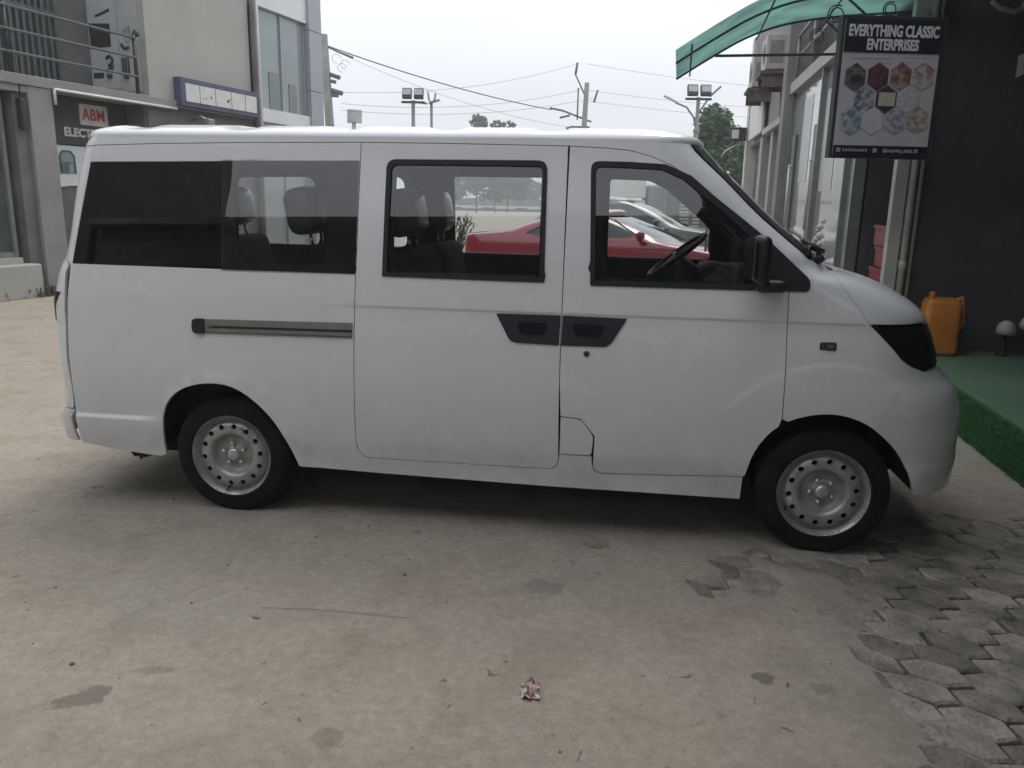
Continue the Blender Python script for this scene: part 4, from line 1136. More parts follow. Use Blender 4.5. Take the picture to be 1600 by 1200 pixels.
# awning: green sheet on curved brackets, reaching out over the lane
AW0 = Vector((1.28, 6.98, 0))
AD = Vector((sin(radians(11.3)), cos(radians(11.3)), 0)); AN = Vector((cos(radians(11.3)), -sin(radians(11.3)), 0))
prof = [(0, 2.775), (.12, 2.85), (.25, 2.93), (.42, 3.03), (.6, 3.13), (.8, 3.21), (1.0, 3.265), (1.3, 3.31), (1.7, 3.335), (2.2, 3.35)]
aw = empty('awning', (0, 0, 0), 0, 'curved translucent green awning on wrought iron brackets above the shop entrance', 'awning')
am = bpy.data.materials.new('green_awning_sheet'); am.use_nodes = True
nt = am.node_tree; pb = nt.nodes['Principled BSDF']; pb.inputs['Base Color'].default_value = (.06, .15, .13, 1); pb.inputs['Roughness'].default_value = .45
tl_ = nt.nodes.new('ShaderNodeBsdfTranslucent'); tn = nt.nodes.new('ShaderNodeTexNoise'); tn.inputs['Scale'].default_value = 2.5; tn.inputs['Detail'].default_value = 6
tr_ = nt.nodes.new('ShaderNodeValToRGB'); tr_.color_ramp.elements[0].position = .38; tr_.color_ramp.elements[0].color = (.11, .19, .18, 1); tr_.color_ramp.elements[1].position = .62; tr_.color_ramp.elements[1].color = (.18, .36, .31, 1)
tcx = nt.nodes.new('ShaderNodeTexCoord'); nt.links.new(tcx.outputs['Object'], tn.inputs['Vector']); nt.links.new(tn.outputs['Fac'], tr_.inputs['Fac'])
nt.links.new(tr_.outputs['Color'], tl_.inputs['Color']); mxs = nt.nodes.new('ShaderNodeMixShader'); mxs.inputs[0].default_value = .68
nt.links.new(pb.outputs[0], mxs.inputs[1]); nt.links.new(tl_.outputs[0], mxs.inputs[2]); nt.links.new(mxs.outputs[0], nt.nodes['Material Output'].inputs['Surface'])
b = MB(); NS = 14; LEN = 1.62
pr2 = [(p[0], p[1]) for p in chaikin(prof, 1)]
rows = [[b.bm.verts.new(AW0+AD*(LEN*j/NS)+AN*x+Vector((0, 0, z+.006*sin(j*2.4)))) for x, z in pr2] for j in range(NS+1)]
for r0, r1 in zip(rows, rows[1:]):
    for i in range(len(pr2)-1):
        f = b.bm.faces.new((r0[i], r0[i+1], r1[i+1], r1[i])); f.smooth = True
b.build('sheet', am, aw, recalc=False)
iron = mat('wrought_iron', (.05, .065, .065), .6, var=.2, vs=20)
def ap(t, x, z): return AW0+AD*t+AN*x+Vector((0, 0, z))
for t in (.55, 1.5):
    b = MB(); b.tube([ap(t, x, z-.018) for x, z in pr2], .011, 6)
    if t > 1: b.tube([ap(t, .36, 2.97), ap(t, 2.2, 2.97)], .014, 6)
    b.tube([ap(t, 1.35, 3.28), ap(t, 1.7, 2.98)], .011, 6)
    for cx, cz, r in ((1.30, 3.13, .075), (1.72, 3.16, .06)):
        b.tube([ap(t, cx+r*(1-k*.022)*cos(k*.5+1), cz+r*(1-k*.022)*sin(k*.5+1)) for k in range(22)], .006, 5)
    b.build('bracket', iron, aw)
for x, z in ((.13, 2.83), (.75, 3.16), (1.35, 3.285)):
    b = MB(); b.tube([ap(-.03, x, z-.02), ap(LEN+.05, x, z-.02)], .008, 6); b.build('batten', iron, aw)
b = MB(); b.box(tuple(ap(.2, 2.35, 3.38)), (.35, .12, .12), -.2); b.tube([ap(-.05, 1.9, 3.36), ap(-.05, 3.0, 3.36)], .03, 8); b.build('wall_beam', iron, aw)

# air conditioners, white sign, flood lamp on the right building
acm = mat('aged_white_casing', (.36, .355, .34), .6, c2=(.44, .43, .41), vs=3)
def ac(s, z, label):
    a = empty('air_conditioner', tuple(RL(s, 0, z)), RRZ, label, 'air conditioner', 'air conditioners on the right building')
    b = MB(); b.b2(-.42, .42, .06, .42, 0, .62, .02); b.build('casing', acm, a)
    b = MB()
    for k in range(7): b.tube([(.08+.03*k*cos(q)-.2, .43, .31+.03*k*sin(q)) for q in [2*pi*i/16 for i in range(17)]], .006, 4) if k else None
    b.b2(-.425, -.415, .12, .36, .12, .5); b.build('fan_grille', grey_m, a)
    b = MB(); b.b2(-.45, .45, 0, .5, -.08, -.02); b.b2(-.4, -.36, 0, .45, -.3, -.08); b.b2(.36, .4, 0, .45, -.3, -.08); b.build('shelf', mat('rusty_shelf', (.13, .105, .09), .8, var=.3, vs=8), a)
    b = MB(); b.tube([(-.3, .1, -.02), (-.3, .06, -.6), (-.28, .05, -1.0)], .025, 6); b.build('pipe', dark_m, a)
ac(8.9, 3.98, 'nearer white air conditioner unit on the right building under the awning')
ac(11.4, 4.0, 'farther white air conditioner unit beside the right building end')
b = MB(); b.b2(11.2, 14.1, .06, .13, 3.10, 3.92, .01)
o = b.build('wall_sign', mat('blank_white_sign', (.58, .59, .59), .5, var=.06, vs=1.5)); o.location = RO; o.rotation_euler = (0, 0, RRZ)
tag(o, 'blank white rectangular sign board on the far end of the right building', 'sign')
fl = empty('flood_lamp', tuple(RL(14.9, .12, 3.15)), RRZ, 'small black flood lamp with white face on the far building corner', 'flood lamp')
b = MB(); b.b2(-.16, .0, .0, .42, 0, .34, .02); b.build('housing', dark_m, fl)
b = MB(); b.b2(-.175, -.165, .20, .38, .06, .28); b.build('lens', white_p, fl)
b = MB(); b.tube([(-.05, .0, .05), (-.05, .5, -.25), (-.05, .6, -.4)], .02, 6); b.build('arm', white_p, fl)
b = MB(); b.lathe([(0, -.06), (.11, -.04), (.13, 0), (.11, .04), (0, .06)], c=(0, 0, 0), axis='Y', n=16)
o = b.build('door_bell', dark_m); o.location = RL(8.35, .02, 1.55); o.rotation_euler = (0, 0, RRZ); tag(o, 'round black fitting on the right building pillar base', 'bell')

# ------------------------------------------------------------------ poles and wires
pole_c = mat('concrete_pole', (.18, .175, .17), .9, var=.15, vs=2)
gal = mat('galvanised_pole', (.17, .175, .18), .6, var=.1, vs=3)
insul = mat('dark_insulator', (.075, .072, .078), .5)
up = empty('utility_pole', (3.82, 50, 0), 0, 'grey utility pole with angled insulators standing behind the van roof', 'utility pole', 'utility poles')
b = MB(); b.tube([(0, 0, 0), (.25, 0, 8.3)], [.21, .14], 10); b.build('pole', pole_c, up)
b = MB(); b.tube([(.2, 0, 7.5), (-.45, 0, 8.75)], .05, 6); b.tube([(-.45, 0, 8.75), (-.35, 0, 9.4)], .07, 8); b.build('top_arm', insul, up)
b = MB(); b.tube([(-1.1, 0, 6.7), (.6, 0, 6.1)], .06, 6); b.tube([(-.6, 0, 5.8), (.5, 0, 5.8)], .06, 6); b.tube([(-.25, 0, 6.2), (-.25, 0, 8.0)], .05, 6); b.build('cross_arm', insul, up)
for p0, p1 in (((-1.1, 0, 6.7), (-1.9, 0, 6.85)), ((-.7, 0, 6.45), (-1.3, 0, 6.3)), ((.7, 0, 7.2), (.9, 0, 7.9)), ((-.6, 0, 5.8), (-.9, 0, 5.7))):
    b = MB(); b.tube([p0, p1], .06, 8); b.build('insulator', insul, up)
lp = empty('utility_pole', (-9.05, 40, 0), 0, 'dark utility pole close beside the grey clad building corner', 'utility pole', 'utility poles')
b = MB(); b.tube([(.3, 0, 0), (-.08, 0, 8.85)], [.23, .19], 10); b.build('pole', pole_c, lp)
b = MB(); b.tube([(0, 0, 7.15), (.65, 0, 6.95)], .11, 6); b.tube([(0, 0, 6.85), (.45, 0, 6.75)], .09, 6); b.tube([(0, 0, 6.45), (.75, 0, 6.25)], .12, 6); b.tube([(0, 0, 6.2), (.55, 0, 6.15)], .1, 6); b.build('cross_arm', insul, lp)
b = MB(); b.tube([(-.1, 0, 8.4), (.6, 0, 8.1), (1.3, 0, 7.85)], .05, 6)
for x, z in ((.5, 8.0), (.9, 7.75), (.75, 7.6)): b.tube([(x+.2*cos(k*.6), 0, z-.2+.2*sin(k*.6)) for k in range(9)], .010, 4)
b.build('cable_loop', insul, lp)
def wire(a, c, sag, r, label, cat='wire'):
    a = Vector(a); c = Vector(c); b = MB()
    b.tube([a.lerp(c, t/20)-Vector((0, 0, sag*4*(t/20)*(1-t/20))) for t in range(21)], r, 4)
    tag(b.build('overhead_wire', insul), label, cat, 'overhead wires')
A = Vector((-9.1, 40, 0)); B = Vector((4.0, 50, 0))
wire(A+Vector((0, 0, 8.4)), B+Vector((-2.0, 0, 6.75)), .25, .03, 'thick dark cable sloping from the left pole to the utility pole')
wire(A+Vector((0, 0, 8.35)), B+Vector((-1.0, 0, 5.8)), .5, .009, 'thin wire just below the thick sloping cable')
wire(A+Vector((.7, 0, 6.3)), B+Vector((-.5, 0, 9.35)), .5, .009, 'topmost thin wire rising to the tip of the utility pole')
wire(A+Vector((.7, 0, 5.8)), B+Vector((-.3, 0, 7.9)), .5, .009, 'middle thin wire between the two utility poles')
wire(A+Vector((.7, 0, 5.5)), B+Vector((.7, 0, 7.5)), .5, .009, 'lowest thin wire between the two utility poles')
for z0, z1, t in ((9.35, 8.6, 'upper thin wire running from the utility pole towards the right building'), (7.9, 7.5, 'middle thin wire running from the utility pole towards the right building'), (7.3, 6.9, 'lower thin wire running from the utility pole towards the right building')):
    wire(B+Vector((0, 0, z0)), (22, 54, z1), .3, .009, t)
wire((2, 60, 3.2), (30, 62, 3.0), .1, .008, 'low faint wire passing behind the street lamp post')

def floodpost(name, x, y, ztop, label, arms, headw, hs=1.0):
    p = empty(name, (x, y, 0), 0, label, 'flood light', 'flood light posts')
    b = MB(); b.tube([(0, 0, 0), (0, 0, ztop-.3)], [.085, .065], 10); b.lathe([(.06, ztop-1.55), (.12, ztop-1.5), (.12, ztop-1.4), (.06, ztop-1.35)], n=10); b.build('post', gal, p)
    b = MB(); b.b2(-headw*1.15, headw*1.15, -.06, .06, ztop-.40, ztop-.33); b.build('cross_bar', dark_m, p)
    for s in (-1, 1):
        b = MB(); b.box((s*headw*.58, -.05, ztop-.08), (headw*.95, .16, .46*hs), Matrix.Rotation(-.35, 4, 'X'), .03); h = b.build('lamp_head', dark_m, p)
        b = MB(); b.box((s*headw*.58, -.145, ztop-.03), (headw*.80, .02, .26*hs), Matrix.Rotation(-.35, 4, 'X')); b.build('lamp_glass', mat('lamp_glass', (.34, .35, .36), .2, var=.1, vs=6), h)
    if arms:
        b = MB(); b.tube([(0, 0, ztop-1.5), (-.12, 0, ztop-1.0), (-.4, 0, ztop-.65), (-.8, 0, ztop-.5)], .035, 6); b.build('curved_arm', gal, p)
        b = MB(); b.box((-1.0, 0, ztop-.38), (.52, .16, .07), Matrix.Rotation(.42, 4, 'Y'), .02); b.build('street_lamp_head', mat('pale_lamp_head', (.45, .46, .47), .4), p)
        b = MB(); b.tube([(0, 0, ztop-.9), (.35, 0, ztop-.35)], .035, 6); b.box((.58, 0, ztop-.10), (.5, .14, .07), Matrix.Rotation(-.75, 4, 'Y'), .02); b.build('side_lamp', gal, p)
    else:
        b = MB(); b.tube([(0, 0, ztop-.35), (.5, 0, ztop-.4)], .04, 6); b.box((.75, 0, ztop-.33), (.4, .2, .05), Matrix.Rotation(-.3, 4, 'Y')); b.build('solar_plate', gal, p)
floodpost('flood_light_post', 6.42, 30, 5.5, 'tall street lamp post with curved arm and double flood lights left of the tree', True, .40, .85)
floodpost('flood_light_post', -3.72, 30, 5.2, 'flood light post with two dark heads seen above the van roof', False, .36, .8)
yp = empty('forked_post', (-3.05, 30, 0), 0, 'thin grey post with a small forked top beside the flood light post', 'post')
b = MB(); b.tube([(0, 0, 0), (-.02, 0, 4.85)], .05, 8); b.build('post', gal, yp)
b = MB(); b.tube([(-.14, 0, 5.2), (-.11, 0, 4.95), (-.02, 0, 4.82), (.1, 0, 4.95), (.13, 0, 5.15)], .035, 6); b.build('fork', gal, yp)
b = MB(); b.box((-9.7, 50, 6.15), (.85, .4, .75), .25, .03); b.tube([(-9.75, 50, 0), (-9.75, 50, 6.0)], .12, 8)
tag(b.build('billboard', mat('far_billboard', (.22, .225, .24), .7, c2=(.42, .43, .44), vs=.9)), 'small grey box sign on a post far behind the van roof', 'billboard')

# ------------------------------------------------------------------ trees
leaf_d = mat('tree_leaves', (.032, .070, .024), .7, c2=(.062, .130, .042), vs=.9, thr=(.35, .65))
leaf_f = mat('far_leaves', (.045, .07, .04), .9, c2=(.075, .10, .06), vs=.3)
bark = mat('bark', (.10, .085, .07), .9, var=.3, vs=6, bump=.4, bs=20)
def tree(x, y, zc, rx, rz, n, ls, label, seed, lm=leaf_d, group='background trees', clumps=26, zmin=None):
    rg = random.Random(seed)
    t = empty('tree', (x, y, 0), 0, label, 'tree', group)
    b = MB(); b.tube([(0, 0, 0), (.05*rx, 0, zc*.5), (0, 0, zc)], [.1*rx, .075*rx, .04*rx], 8)
    for k in range(7):
        a = rg.uniform(0, 6.3); b.tube([(0, 0, zc*.55+k*.05*zc), (cos(a)*rx*.35, sin(a)*rx*.35, zc*.9), (cos(a)*rx*.7, sin(a)*rx*.7, zc+rz*rg.uniform(-.3, .5))], [.04*rx, .028*rx, .012*rx], 6)
    b.build('trunk', bark, t)
    b = MB()
    cl = []
    while len(cl) < clumps:
        p = Vector((rg.uniform(-1, 1), rg.uniform(-1, 1), rg.uniform(-1, 1)))
        if .25 < p.length < 1: cl.append((Vector((p.x*rx, p.y*rx, p.z*rz)), rg.uniform(.22, .40)*min(rx, rz)))
    for k in range(n):
        c, r = rg.choice(cl)
        d = Vector((rg.gauss(0, 1), rg.gauss(0, 1), rg.gauss(0, 1))).normalized()
        p = c+d*r*rg.random()**.45+Vector((0, 0, zc))
        if p.z < .4: continue
        u = Vector((rg.gauss(0, 1), rg.gauss(0, 1), rg.gauss(0, .6))).normalized(); v = u.cross(Vector((rg.gauss(0, 1), rg.gauss(0, 1), rg.gauss(0, 1)))).normalized()
        s = ls*rg.uniform(.6, 1.3)
        b.quad([p+u*s, p+v*s*.45, p-u*s, p-v*s*.45])
    b.build('crown', lm, t, recalc=False)
    return t
tree(9.6, 34, 3.2, 2.4, 2.1, 24000, .13, 'leafy dark green tree rising behind the right building end', 1)
tree(-2.6, 120, 4.2, 5.2, 4.0, 5000, .42, 'large hazy tree farther left of two seen through the middle side window', 2, leaf_f, zmin=1)
tree(-9.5, 125, 5.0, 5.0, 3.6, 3000, .45, 'hazy far tree behind the front of the second seat row', 8, leaf_f)
tree(6.5, 150, 3.2, 4.0, 2.6, 2500, .45, 'low hazy tree at the window corner beyond the red car', 3, leaf_f)
tree(2.8, 160, 2.6, 3.6, 2.2, 2500, .45, 'low hazy tree in a gap under the open sky beyond the red car boot', 4, leaf_f)
tree(-4.2, 88, 9.15, .9, .9, 1500, .16, 'dark pointed treetop showing just above the van roof', 5, leaf_d)
tree(-2.3, 90, 9.3, .6, .42, 700, .14, 'small dark treetop peeping above the van roof between two others', 6, leaf_d)
tree(-.9, 90, 9.25, .7, .35, 600, .14, 'low dark treetop peeping above the middle of the van roof', 7, leaf_d)
b = MB(); rg = random.Random(9)
for k in range(5200):
    x = rg.uniform(-60, 60); y = rg.uniform(104, 190); h = rg.uniform(.5, 1.6)
    p = Vector((x, y, 0)); a = rg.uniform(0, 6.3); w = Vector((cos(a), sin(a), 0))*rg.uniform(.3, .9)
    b.quad([p-w, p+w, p+w*.4+Vector((0, 0, h)), p-w*.5+Vector((0, 0, h*.9))])
tag(b.build('scrub', mat('pale_scrub', (.16, .17, .13), .95, c2=(.22, .225, .17), vs=.2), None, recalc=False), kind='stuff', label='pale scrub and grass beyond the far kerb')
b = MB(); b.b2(-120, 120, 99.4, 100.6, 0, .62, .03); b.build('far_kerb', mat('whitewashed_kerb', (.50, .49, .46), .8, var=.08, vs=1))['kind'] = 'structure'
b = MB(); b.b2(-120, 120, 99.3, 99.39, 0, .30)
for k in range(60): b.b2(-120+k*4, -118.6+k*4, 99.25, 99.33, .0, .45)
b.build('kerb_base', mat('dark_kerb', (.10, .10, .10), .9, var=.2, vs=1))['kind'] = 'structure'

# ------------------------------------------------------------------ vehicles and sheds seen through the windows
def make_car(name, loc, rz, label, pm, sh, H, w0, belt, winpoly, L, wheels, group=None):
    c = empty(name, loc, rz, label, 'car', group)
    hw = sh.b(.6)
    arch = lambda cx: [(cx+.35*cos(a), .31+.35*sin(a)) for a in [pi*k/12-.15 for k in range(13)]]
    lo = [( .03, .24)]
    poly = [(sh.ur(.3)+.05, .25)]
    a1 = [(wheels[0]-.35*cos(pi*k/12), .30+.35*sin(pi*k/12)) for k in range(13)]
    a2 = [(wheels[1]-.35*cos(pi*k/12), .30+.35*sin(pi*k/12)) for k in range(13)]
    D = lambda l: [(sh.dom(u, w), w) for u, w in l]
    body = D([(wheels[0]-.35, .22)]+a1+[(wheels[0]+.35, .22), (wheels[1]-.35, .22)]+a2+[(wheels[1]+.35, .22)])+[(DX+1, .25), (DX+1, belt-.02), (DX+.42, belt-.02), (DX+.42, w0+.01), (-.30, w0+.01), (-.30, belt-.0), (-1, belt-.0), (-1, .25)]
    body_m = shell_mesh('body', sh, body, [D(dense(winpoly, .1))], pre=True, mirror=True, step=.07, wmul=.45)
    bo = link('body', body_m, pm, c)
    link('side_window', shell_mesh('side_window', sh, D(dense(inset(winpoly, -.01), .1)), pre=True, mirror=True, step=.1, off=-.012, flange=0), M['gloss'], c)
    gl = mat('car_screen_glass', (.05, .06, .06), .06, coat=.6, var=.2, vs=2)
    link('windscreen', shell_mesh('windscreen', sh, [(DX+.42, belt-.02), (DX+1, belt-.02), (DX+1, w0-.02), (DX+.42, w0-.02)], pre=True, mirror=True, step=.08, wmul=.6, off=-.01, flange=0), gl, c)
    link('rear_screen', shell_mesh('rear_screen', sh, [(-.30, belt), (-1, belt), (-1, w0-.02), (-.30, w0-.02)], pre=True, mirror=True, step=.08, wmul=.6, off=-.01, flange=0), gl, c)
    dome('roof', sh, w0, H, pm, c, n=2.6, rows=8)
    for u in wheels:
        for s in (-1, 1):
            b = MB(); b.lathe([(.20, 0), (.21, -.01), (.29, .0), (.31, .03), (.31, .17), (.2, .18)], axis='Y', n=28); b.lathe([(0, .02), (.06, .02), (.19, .012), (.2, .0)], axis='Y', n=28)
            w = b.build('wheel', M['tyre'], c); w.location = (u, -s*(hw-.03), .31)
            if s < 0: w.rotation_euler = (0, 0, pi)
            b = MB()
            for k in range(10): a = 2*pi*k/10; b.tube([(.04*cos(a), .0, .04*sin(a)), (.19*cos(a), -.004, .19*sin(a))], .014, 5)
            b.tube([(.19*cos(2*pi*k/24), -.005, .19*sin(2*pi*k/24)) for k in range(25)], .012, 5)
            b.build('rim', M['steel'], w)
    b = MB(); b.b2(.15, L-.2, -hw+.12, hw-.12, .2, .55); b.build('underbody', M['under'], c)
    for s in (-1, 1):
        b = MB(); b.box((0, 0, 0), (.10, .20, .12), None, .05, 4); m_ = b.build('wing_mirror', pm, c, smooth=True); m_.location = (winpoly[2][0]-.35 if False else L*.575, s*(hw+.05), belt+.05)
    return c
red = mat('red_car_paint', (.30, .018, .035), .22, coat=.9, var=.05, vs=2)
silver = mat('grey_car_paint', (.20, .20, .185), .35, coat=.5, metal=.2, var=.05, vs=2)
SC = Shell(b=[(.2, .80), (.4, .86), (.6, .88), (.8, .87), (.92, .845), (1.0, .80), (1.2, .68), (1.3, .62), (1.46, .55)],
  uf=[(.2, 4.45), (.4, 4.58), (.55, 4.60), (.66, 4.56), (.74, 4.42), (.82, 4.0), (.88, 3.55), (.925, 3.2), (.95, 3.06), (1.03, 2.86), (1.14, 2.58), (1.262, 2.22), (1.42, 1.7)],
  Lf=[(.2, .6), (.75, .6), (.95, .5), (1.4, .45)],
  ur=[(.2, .10), (.45, 0), (.75, .02), (.92, .03), (.965, .07), (.985, .30), (1.0, .52), (1.1, .80), (1.20, 1.12), (1.262, 1.36), (1.42, 1.8)],
  Lr=[(.2, .4), (.9, .4), (1.0, .4), (1.4, .4)], nf=2.6, nr=2.8)
make_car('sedan', (-.62, 13.1, 0), radians(-20), 'glossy red sedan parked on the sand behind the minivan', red, SC, .07, 1.262, .965,
   [(1.05, 1.0), (1.52, 1.235), (2.18, 1.235), (2.60, 1.01), (2.4, .975), (1.2, .975)], 4.6, (.92, 3.65)).scale = (1.08, 1.08, 1.08)
SU = Shell(b=[(.2, .82), (.5, .90), (.8, .92), (1.0, .90), (1.1, .87), (1.3, .78), (1.55, .68), (1.7, .6)],
  uf=[(.2, 4.4), (.5, 4.58), (.75, 4.6), (.88, 4.52), (.97, 4.2), (1.03, 3.7), (1.08, 3.35), (1.12, 3.2), (1.3, 2.85), (1.48, 2.45), (1.58, 2.1), (1.66, 1.8)],
  Lf=[(.2, .6), (.95, .55), (1.1, .5), (1.66, .45)],
  ur=[(.2, .1), (.5, 0), (.9, .02), (1.05, .06), (1.12, .1), (1.35, .3), (1.55, .55), (1.66, .8)],
  Lr=[(.2, .4), (1.7, .4)], nf=2.6, nr=2.8)
make_car('estate_car', (.35, 17.2, 0), radians(-14), 'pale grey estate car parked behind the red sedan', silver, SU, .09, 1.56, 1.12,
   [(.45, 1.16), (.65, 1.5), (2.1, 1.50), (2.75, 1.17), (2.5, 1.13), (.6, 1.13)], 4.6, (.9, 3.65))
tk = empty('box_truck', (4.15, 38, 0), 0, 'white box truck parked far behind the grey estate car', 'truck')
b = MB(); b.b2(-1.6, 1.7, -1, 1, 1.7, 2.5, .05); b.b2(-1.6, 1.7, -.9, .9, .6, 1.6); b.build('box', white_p, tk)
b = MB(); b.b2(1.8, 2.6, -.95, .95, .5, 2.3, .12); b.build('cab', grey_m, tk)
for x in (-.9, 2.2):
    b = MB(); b.lathe([(0, -1.0), (.42, -1.0), (.45, -.95), (.45, .95), (.42, 1.0), (0, 1.0)], c=(x, 0, .45), axis='Y', n=20); b.build('axle_wheels', M['tyre'], tk)
sh_ = empty('louvred_shed', (9.3, 40, 0), 0, 'pale grey shed with horizontal louvred shutters far beyond the cars', 'shed')
b = MB(); b.b2(-2.0, 3.2, 0, 3, 0, 2.5); b.build('wall', mat('shed_grey', (.13, .135, .14), .7, var=.1, vs=1), sh_)
b = MB(); b.b2(-2.2, 3.4, -.3, 3.2, 2.5, 2.65); b.build('roof', mat('shed_roof', (.42, .43, .44), .6, var=.1, vs=1), sh_)
for x0, x1 in ((-1.3, -.3), (.6, 3.0)):
    b = MB()
    for k in range(13): b.box(((x0+x1)/2, -.05, .25+k*.165), (x1-x0, .03, .10), Matrix.Rotation(.5, 4, 'X'))
    b.build('louvre', mat('shed_louvre', (.66, .665, .66), .6, var=.06, vs=2), sh_)
fc = empty('slat_fence', (8.0, 29.5, 0), radians(-14), 'tan horizontal slat fence panel behind the estate car bonnet', 'fence')
b = MB()
for k in range(13): b.b2(-.9, 1.6, -.02, .02, .12+k*.125, .19+k*.125)
b.build('slats', mat('tan_slat', (.30, .24, .15), .8, var=.15, vs=2), fc)
for x in (-.9, .35, 1.6):
    b = MB(); b.b2(x-.05, x+.05, .02, .1, 0, 1.75); b.build('post', mat('tan_post', (.22, .17, .11), .8), fc)
pl = empty('potted_shrub', (-1.22, 17, 0), 0, 'sparse dark shrub standing on the sand behind the red car boot', 'shrub')
b = MB(); rg = random.Random(21)
for k in range(16):
    a = rg.uniform(0, 6.3); l = rg.uniform(.5, 1.15); b.tube([(0, 0, .2), (cos(a)*.14, sin(a)*.14, .2+l*.5), (cos(a)*.32, sin(a)*.32, .2+l)], [.02, .014, .006], 5)
b.build('stem', bark, pl)
b = MB()
for k in range(420):
    a = rg.uniform(0, 6.3); l = rg.uniform(.3, 1.2); r = .32*l*rg.uniform(.3, 1.2); p = Vector((cos(a)*r, sin(a)*r, l)); u = Vector((rg.gauss(0, 1), rg.gauss(0, 1), rg.gauss(0, 1))).normalized(); v = u.cross(Vector((0, .3, 1))).normalized()
    b.quad([p+u*.06, p+v*.022, p-u*.06, p-v*.022])
b.build('leaves', leaf_d, pl, recalc=False)
b = MB(); b.lathe([(0, 0), (.16, 0), (.20, .28), (.18, .28), (.17, .22), (0, .22)], n=16); b.build('pot', mat('grey_pot', (.12, .12, .12), .8), pl)
# weeds at the pillar foot
b = MB(); rg = random.Random(31)
for k in range(260):
    x = rg.gauss(.95, .25); y = -.1-abs(rg.gauss(0, .08)); h = rg.uniform(.04, .16); a = rg.uniform(0, 6.3)
    p = Vector((x, y, 0)); q = p+Vector((cos(a)*.05, sin(a)*.05, h)); w = Vector((-sin(a), cos(a), 0))*.012
    b.quad([p-w*.4, p+w*.4, q+w, q-w])
o = b.build('weeds', mat('weed_leaf', (.06, .075, .04), .8, c2=(.13, .12, .07), vs=12), None, recalc=False); o.location = LB.location; o.rotation_euler = LB.rotation_euler
tag(o, 'small weeds growing at the foot of the concrete pillar', None, None, 'stuff')

# ------------------------------------------------------------------ the side behind the photographer, which the van windows mirror, plus an added shade roof
BB = empty('opposite_building', (0, -7.0, 0), 0, 'dark two storey building behind the photographer mirrored in the van windows', 'building')
b = MB(); b.b2(-12.1, 9, -6, 0, 0, 4.45); b.build('wall', conc_d, BB)
b = MB()
for k in range(6): b.b2(-7.6+k*2.7, -5.6+k*2.7, .0, .05, .4, 2.9)
b.build('window', dark_glass, BB)
b = MB(); b.b2(-12.1, 9.1, -6, .35, 4.45, 4.62); b.build('parapet', conc, BB)
b = MB(); b.b2(-9, 7, -.3, 6.2, 6.35, 6.55); b.build('added_shade_roof', conc_d, BB)  # unseen roof, added to block sky from the van side and foreground
B2 = empty('opposite_tower', (0, -7.0, 0), 0, 'taller dark building behind the photographer mirrored in the rear van window', 'building')
b = MB(); b.b2(-30, -13.3, -6, .2, 0, 11); b.b2(-13.3, -12.2, -6, .1, 0, 6.0); b.build('wall', conc_d, B2)
b = MB()
for k in range(5):
    for z in (1.0, 4.2, 7.4): b.b2(-29+k*2.8, -27.1+k*2.8, .2, .25, z, z+1.6)
b.build('window', dark_glass, B2)

# ------------------------------------------------------------------ pale air
b = MB(); b.b2(-260, 260, -40, 330, -1, 16)
hz = b.build('haze', None); hz['kind'] = 'stuff'
hm = bpy.data.materials.new('haze_air'); hm.use_nodes = True; hn = hm.node_tree
hn.nodes.remove(hn.nodes['Principled BSDF']); hv_ = hn.nodes.new('ShaderNodeVolumePrincipled'); hv_.inputs['Density'].default_value = .0028; hv_.inputs['Color'].default_value = (.92, .94, .96, 1)
hn.links.new(hv_.outputs[0], hn.nodes['Material Output'].inputs['Volume']); hz.data.materials.append(hm)
# ------------------------------------------------------------------ sky, sun, camera
SUN_EL, SUN_AZ = radians(58), radians(35)   # azimuth clockwise from +Y
w = bpy.data.worlds.new('World'); sc.world = w; w.use_nodes = True
nt = w.node_tree; N = nt.nodes; L = nt.links
bg = N['Background']; bg.inputs['Strength'].default_value = .1
sky = N.new('ShaderNodeTexSky'); sky.sky_type = 'NISHITA'; sky.sun_disc = False; sky.sun_elevation = SUN_EL; sky.sun_rotation = SUN_AZ
sky.dust_density = 4.0
tc = N.new('ShaderNodeTexCoord'); mp = N.new('ShaderNodeMapping'); mp.inputs['Scale'].default_value = (1, 1, 2.6)
L.new(tc.outputs['Generated'], mp.inputs['Vector'])
nz = N.new('ShaderNodeTexNoise'); nz.inputs['Scale'].default_value = 2.3; nz.inputs['Detail'].default_value = 5; nz.inputs['Roughness'].default_value = .5
L.new(mp.outputs[0], nz.inputs['Vector'])
rp_ = N.new('ShaderNodeValToRGB'); e = rp_.color_ramp.elements
e[0].position = .32; e[0].color = (5.3, 5.55, 5.95, 1); e[1].position = .68; e[1].color = (6.1, 6.3, 6.6, 1)
L.new(nz.outputs['Fac'], rp_.inputs['Fac'])
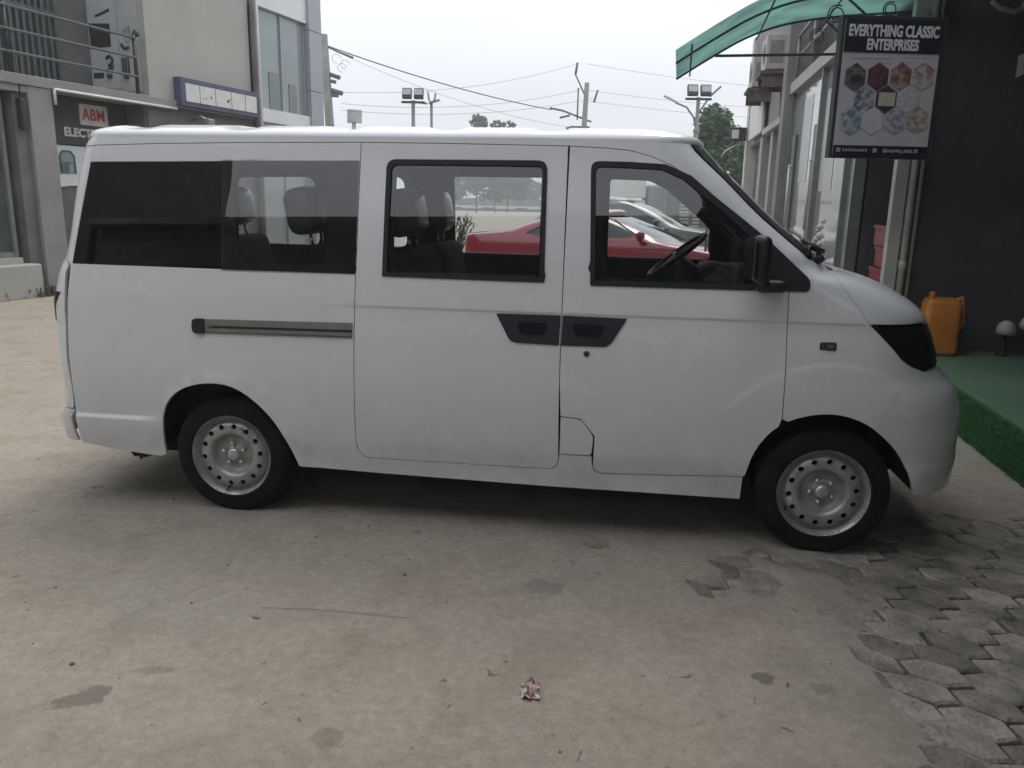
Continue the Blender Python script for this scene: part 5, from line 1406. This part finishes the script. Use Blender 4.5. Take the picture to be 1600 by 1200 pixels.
mx = N.new('ShaderNodeMix'); mx.data_type = 'RGBA'; mx.inputs[0].default_value = .94
sep = N.new('ShaderNodeSeparateXYZ'); L.new(tc.outputs['Generated'], sep.inputs[0])
zr = N.new('ShaderNodeMapRange'); zr.inputs[1].default_value = .12; zr.inputs[2].default_value = .5; zr.inputs[3].default_value = 1.0; zr.inputs[4].default_value = 1.75
L.new(sep.outputs[2], zr.inputs[0])
vm = N.new('ShaderNodeVectorMath'); vm.operation = 'SCALE'; L.new(rp_.outputs[0], vm.inputs[0]); L.new(zr.outputs[0], vm.inputs['Scale'])
L.new(sky.outputs[0], mx.inputs[6]); L.new(vm.outputs[0], mx.inputs[7]); L.new(mx.outputs[2], bg.inputs['Color'])
sd = bpy.data.lights.new('sun', 'SUN'); sd.energy = .9; sd.angle = radians(25); sd.color = (1, .96, .9)
so = bpy.data.objects.new('sun', sd); col.objects.link(so)
dv = Vector((sin(SUN_AZ)*cos(SUN_EL), cos(SUN_AZ)*cos(SUN_EL), sin(SUN_EL)))
so.rotation_euler = dv.to_track_quat('Z', 'Y').to_euler(); so.location = dv*40
cd = bpy.data.cameras.new('camera'); co = bpy.data.objects.new('camera', cd); col.objects.link(co); sc.camera = co
cd.sensor_fit = 'HORIZONTAL'; cd.sensor_width = 36; cd.lens = 36*1250/1600; cd.clip_start = .05; cd.clip_end = 3000
pt, roll = radians(13.06), .02
fwd = Vector((0, cos(pt), -sin(pt))); r0 = Vector((1, 0, 0)); u0 = r0.cross(fwd)
r2 = r0*cos(roll)+u0*sin(roll); u2 = u0*cos(roll)-r0*sin(roll)
co.matrix_world = Matrix(((r2.x, u2.x, -fwd.x, 0), (r2.y, u2.y, -fwd.y, 0), (r2.z, u2.z, -fwd.z, 1.57), (0, 0, 0, 1)))
sc.view_settings.view_transform = 'Standard'; sc.view_settings.look = 'None'; sc.view_settings.exposure = .74; sc.view_settings.gamma = 1
sc.cycles.max_bounces = 8; sc.cycles.transparent_max_bounces = 16; sc.cycles.diffuse_bounces = 4
sc.cycles.use_denoising = True
